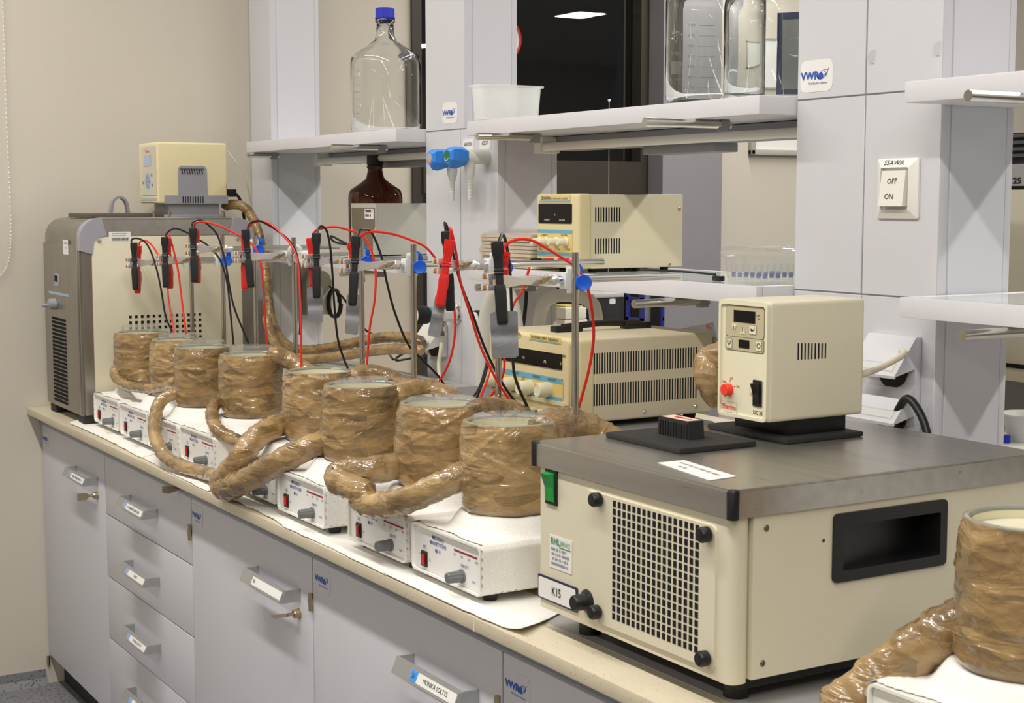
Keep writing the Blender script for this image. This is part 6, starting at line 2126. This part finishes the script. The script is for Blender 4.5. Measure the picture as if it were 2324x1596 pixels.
def film(u, v):
    a = 2 * PI * u
    zz = MT + 0.001 + 0.083 * v
    k = 1.0 + 0.06 * noise.noise(Vector((math.cos(a) * 3, math.sin(a) * 3, v * 6)))
    cx_, cy_ = (tx0 + tx1) / 2, (ty0 + ty1) / 2
    c_, s_ = math.cos(a), math.sin(a)
    p = 0.35
    ex = (abs(c_) ** p) * (1 if c_ > 0 else -1) * ((tx1 - tx0) / 2 + 0.010)
    ey = (abs(s_) ** p) * (1 if s_ > 0 else -1) * ((ty1 - ty0) / 2 + 0.008)
    t_ = 1.0 if v < 0.9 else 1 - (v - 0.9) * 5
    return Vector((cx_ + ex * k * t_, cy_ + ey * k * t_, zz))


obj('film', G().grid(film, 64, 14), FILM, tp, sm=20)


def tube_box(label, x0, x1, y0, y1, h, m, lidm, name, tubes=True):
    t = thing(name, label, 'box', ((x0 + x1) / 2, (y0 + y1) / 2, MT), 'clear tube boxes on the glass shelf')
    lv = []
    for z, o in ((0.0, 0.0), (h, 0.005), (h, 0.008), (h + 0.004, 0.008), (h + 0.004, 0.0045), (0.002, -0.001)):
        lv.append([(x, y, MT + 0.0004 + z) for x, y in rrect(x0 - o, x1 + o, y0 - o, y1 + o, 0.010, 4)])
    n = len(lv[0])
    vs = [p for l in lv for p in l]
    obj('tray', G().add(vs, [(j * n + k, j * n + (k + 1) % n, (j + 1) * n + (k + 1) % n, (j + 1) * n + k) for j in range(5) for k in range(n)] + [tuple(range(n))]), m, t)
    lv = []
    for z, o in ((h + 0.005, 0.011), (h + 0.012, 0.010), (h + 0.018, 0.002), (h + 0.0195, -0.004)):
        lv.append([(x, y, MT + z) for x, y in rrect(x0 - o, x1 + o, y0 - o, y1 + o, 0.010, 4)])
    vs = [p for l in lv for p in l]
    obj('lid', G().add(vs, [(j * n + k, j * n + (k + 1) % n, (j + 1) * n + (k + 1) % n, (j + 1) * n + k) for j in range(3) for k in range(n)] + [tuple(3 * n + k for k in range(n))]), lidm, t)
    if tubes:
        for i in range(6):
            for j in range(4):
                x = x0 + 0.010 + (x1 - x0 - 0.02) * i / 5
                y = y0 + 0.010 + (y1 - y0 - 0.02) * j / 3
                tb = obj('tube', G().cyl((x, y, MT + 0.003), (x, y, MT + h - 0.012), 0.0042, 0.0055, n=10), CLEARP, t)
                obj('blue_mark', G().cyl((x, y, MT + 0.010), (x, y, MT + 0.018), 0.0036, n=10), INKB, tb)
    return t


q0, q1 = PY(1652, 640, 0.655), PY(1745, 640, 0.655)
tube_box('clear box of small tubes at the shelf edge', q0.x, q0.x + 0.105, 0.650, 0.760, 0.046, CLEARP, CLEARP, 'tube_box')
tube_box('yellowish clear box behind the box of tubes', q0.x + 0.075, 2.532, 0.775, 0.895, 0.050, YELP, YELP, 'tube_box')
wr_ = PY(1640, 628, 0.66)
tag(obj('thermometer_probe', G().tube(curve([wr_ + Vector((-0.20, -0.04, 0.006)), wr_ + Vector((-0.1, -0.02, 0.006)), wr_ + Vector((-0.02, 0, 0.003))], 6), 0.0022, 6).bev(wr_.x - 0.024, wr_.x + 0.0, wr_.y - 0.006, wr_.y + 0.006, MT, MT + 0.010, 0.003), BLACK, org=wr_), 'thin probe with a black end lying on the glass shelf', 'probe')
ro = PY(1381, 560, 0.90)
tag(obj('thin_rod', G().cyl((ro.x, 0.90, MT), (ro.x, 0.90, PY(1380, 232, 0.90).z), 0.0011, n=8).lathe([(0.0011, 0), (0.004, 0.004), (0.0035, 0.006), (0.0001, 0.0075)], (ro.x, 0.90, PY(1380, 232, 0.90).z), 10), CHROME, org=(ro.x, 0.9, MT)), 'thin upright metal rod behind the small power supply', 'rod')

# ------------------------------------------------------------------ milky hoses and things between the stirrers and the rack
def milky_hose(label, pts, r):
    return tag(obj('milky_hose', G().tube(curve(pts, 10), r, 18), SILI, org=pts[0]), label, 'hose', 'thick milky hoses at the rack column')


milky_hose('thick milky hose standing up in a narrow loop beside the taps', [PY(x, y, 0.60) for x, y in ((1098, 905), (1096, 850), (1098, 780), (1108, 710), (1128, 664), (1150, 668), (1165, 720), (1172, 800), (1172, 900))], 0.0190)
milky_hose('thick milky hose arching under the shelf above the large power supply', [PY(x, y, 0.76) for x, y in ((1226, 800), (1224, 730), (1236, 688), (1262, 672), (1305, 672), (1338, 684), (1352, 715), (1354, 800))], 0.0150)
sd = thing('wall_holder', 'grey rounded holder hanging on the narrow column', 'holder', PX(718, 720, 0.17))
a, b = PX(692, 715, 0.19), PX(748, 612, 0.19)
poly = [(a.y, a.z), (b.y, a.z), (b.y, b.z - 0.035)]
for k in range(7):
    q = math.radians(0 + 180 * k / 6)
    poly.append(((a.y + b.y) / 2 + (b.y - a.y) / 2 * math.cos(q), b.z - 0.035 + 0.035 * math.sin(q)))
poly.append((a.y, b.z - 0.035))
obj('shell', G().prism(poly, 'x', 0.170, 0.205), GREYB, sd, sm=30)
obj('black_coil', G().tube([Vector((0.20 + 0.0006 * k, b.y + 0.004 + 0.020 * math.cos(k * 0.4), a.z + 0.035 + 0.045 * math.sin(k * 0.4))) for k in range(48)], 0.0032, 6), BLACK, sd)


def cable(label, pts, r, m, name='cable', k=10):
    return tag(obj(name, G().tube(curve(pts, k), r, 8), m, org=pts[-1]), label, 'cable', 'dark cables behind the stirrers')


cable('black cable looping behind the amber bottle', [PY(x, y, 0.63) for x, y in ((800, 560), (770, 545), (752, 536), (757, 548), (785, 555), (812, 556), (822, 580), (826, 640))], 0.0030, BLACK)
cable('black cable sagging across the pale wall behind the rods', [PY(x, y, 0.70) for x, y in ((748, 650), (775, 672), (795, 700), (812, 730), (838, 755), (880, 772))], 0.0030, BLACK)
cable('black cable lying over the pale grey case', [PZ(x, y, 1.0105) for x, y in ((820, 800), (850, 793), (876, 798), (892, 816))], 0.0034, BLACK)
cable('black cable looped on the pale grey case by the rod', [PZ(x, y, 1.0105) for x, y in ((968, 790), (930, 797), (902, 811), (900, 818), (925, 815), (970, 806))], 0.0034, BLACK)
cable('black cable standing up beside the large power supply', [PY(x, y, 0.66) for x, y in ((1196, 640), (1194, 680), (1190, 720), (1184, 760))], 0.0045, BLACK)

# ------------------------------------------------------------------ the far side of the double bench, seen under the shelf
fb = thing('foam_boxes', 'white foam box with yellow strip seen under the milky arch', 'box', (0.80, 1.28, BT))
x0, x1 = PY(1238, 720, 1.28).x, PY(1334, 720, 1.36).x
zt = PY(1290, 700, 1.28).z
zs_ = PY(1290, 728, 1.28).z
obj('lower_box', G().bev(x0, x1, 1.28, 1.36, BT, zs_, 0.004), STONEB, fb)
obj('upper_box', G().bev(x0 + 0.004, x1, 1.283, 1.357, zs_ + 0.001, zt, 0.006), STONEB, fb)
obj('yellow_strip', G().box(x0 + 0.01, x1 - 0.01, 1.29, 1.35, zt, zt + 0.004), mat('pale_yellow', rgb(206, 190, 110), 0.6), fb, sm=0)
bx = thing('black_crate', 'black crate with a white tag behind the milky arch', 'crate', (0.6, 1.46, BT))
x0, x1 = PY(1262, 700, 1.46).x, PY(1412, 700, 1.56).x
zt = PY(1350, 672, 1.46).z
obj('shell', G().bev(x0, x1, 1.46, 1.56, BT, zt, 0.006), BLACKM, bx)
obj('rim', G().bev(x0 - 0.004, x1 + 0.004, 1.455, 1.565, zt - 0.006, zt + 0.006, 0.003), mat('crate_rim', rgb(190, 190, 190), 0.5), bx)
q = PX(1390, 684, x1 + 0.0003)
card('white_tag', LABELW, bx, q, YP, ZP, 0.022, 0.016, 0.0006, 0.004)
br = thing('blue_rack', 'blue wire rack of glass tubes seen under the shelf', 'rack', (1.0, 1.46, BT))
x0, x1 = PY(1420, 700, 1.46).x, PY(1508, 700, 1.538).x
za, zb = PY(1450, 680, 1.46).z, PY(1450, 726, 1.46).z
g = G()
for xx in (x0, x1 - 0.012):
    g.box(xx, xx + 0.012, 1.46, 1.468, BT, za + 0.05).box(xx, xx + 0.012, 1.53, 1.538, BT, za + 0.05)
for z in (za, zb):
    g.box(x0, x1, 1.46, 1.466, z - 0.005, z + 0.005).box(x0, x1, 1.532, 1.538, z - 0.005, z + 0.005)
obj('frame', g, RACKB, br, sm=0)
obj('back_board', G().box(x0 + 0.012, x1 - 0.012, 1.53, 1.535, BT, za + 0.05), BLACKM, br, sm=0)
for k in range(6):
    x = x0 + 0.03 + (x1 - x0 - 0.06) * k / 5
    obj('glass_tube', G().cyl((x, 1.50, BT + 0.01), (x, 1.50, za + 0.03 - 0.012 * (k % 2)), 0.009, n=12), CLEARP, br)
pb = PY(1600, 760, 0.74)
sg = thing('leaning_sign', 'white printed card leaning behind the large power supply', 'sign', PY(1600, 800, 0.72))
q = [PY(1536, 748, 0.715), PY(1616, 732, 0.72), PY(1640, 830, 0.72), PY(1560, 860, 0.715)]
N = (q[1] - q[0]).cross(q[3] - q[0]).normalized()
g = G().add(q + [v + N * 0.003 for v in q], [(0, 1, 2, 3), (7, 6, 5, 4), (0, 4, 5, 1), (1, 5, 6, 2), (2, 6, 7, 3), (3, 7, 4, 0)])
obj('card', g, mat('pale_card', rgb(206, 208, 214), 0.5), sg, sm=0)
c = PY(1606, 741, 0.712)
obj('orange_emblem', G().cyl(c, c - YP * 0.001, 0.0045, n=14), mat('orange_ink', rgb(214, 130, 90), 0.6), sg)

# far instrument at the right edge, and small things below it
ov = thing('far_instrument', 'cream instrument with black louvres standing beyond the wide column', 'instrument', (2.3, 1.22, BT))
x0, x1, y0, y1 = 2.10, 2.72, 1.20, 1.50
zz = lambda py: PY(2310, py, 1.20).z
g = G().bev(x0, x1, y0, y1, zz(828), zz(430), 0.004)
obj('case', g, CREAM, ov)
obj('black_band', G().bev(x0, x1, y0 + 0.01, y1, zz(430), zz(300), 0.003), BLACKM, ov)
for k in range(4):
    obj('louvre', G().bev(x0, x1, y0 + 0.002, y0 + 0.012, zz(312 + 15 * k), zz(304 + 15 * k), 0.001, 1), mat('louvre_grey', rgb(84, 84, 88), 0.5) if 'louvre_grey' not in MATS else MATS['louvre_grey'], ov)
obj('name_band', G().box(x0, x1, y0 - 0.001, y0 + 0.012, zz(422), zz(372)), mat('band_grey', rgb(172, 170, 166), 0.5), ov, sm=0)
q = PY(2303, 411, y0 - 0.0012)
text('25', 0.016, INKK, ov, (q.x + 0.006, q.y, q.z), bold=0.04, xs=1.3)
obj('base', G().box(x0, x1 - 0.01, y0 + 0.01, y1, zz(840), zz(828)), BLACKM, ov, sm=0)  # black slab: darkness of the gap below the case put into colour
obj('stand', G().box(x0, x1 - 0.01, y0 + 0.10, y1, BT, zz(862)), GREYP, ov, sm=0)
obj('tray', G().bev(x0, x1 + 0.02, y0 - 0.03, y1, zz(862), zz(838), 0.003), CREAMB, ov)
wb = thing('white_box', 'flat white box under the plastic bowl beyond the wide column', 'box', (2.78, 1.02, BT))
zb_ = PY(2310, 1010, 1.03).z
obj('shell', G().bev(2.55, 2.92, 0.985, 1.15, BT, zb_, 0.004), WHITEP, wb)
obj('lid', G().bev(2.545, 2.925, 0.98, 1.155, zb_, zb_ + 0.004, 0.0015), WHITEP, wb)
zb_ += 0.0042
bx_ = PY(2330, 980, 1.06).x
tag(obj('plastic_bowl', G().lathe([(0.0001, 0.0), (0.030, 0.0), (0.044, 0.045), (0.047, 0.046), (0.047, 0.049), (0.042, 0.048), (0.028, 0.004), (0.0001, 0.004)], (bx_, 1.06, zb_), 36), WHITEP, org=(bx_, 1.06, zb_)), 'white plastic bowl standing on the flat white box', 'bowl')
cx_ = PY(2282, 1000, 1.01).x
tag(obj('bottle_cap', G().lathe([(0.0001, 0.0), (0.0085, 0.0), (0.0085, 0.012), (0.007, 0.0135), (0.0001, 0.0135)], (cx_, 1.01, zb_), 18), CAPB, org=(cx_, 1.01, zb_)), 'small blue cap beside the white bowl', 'cap')
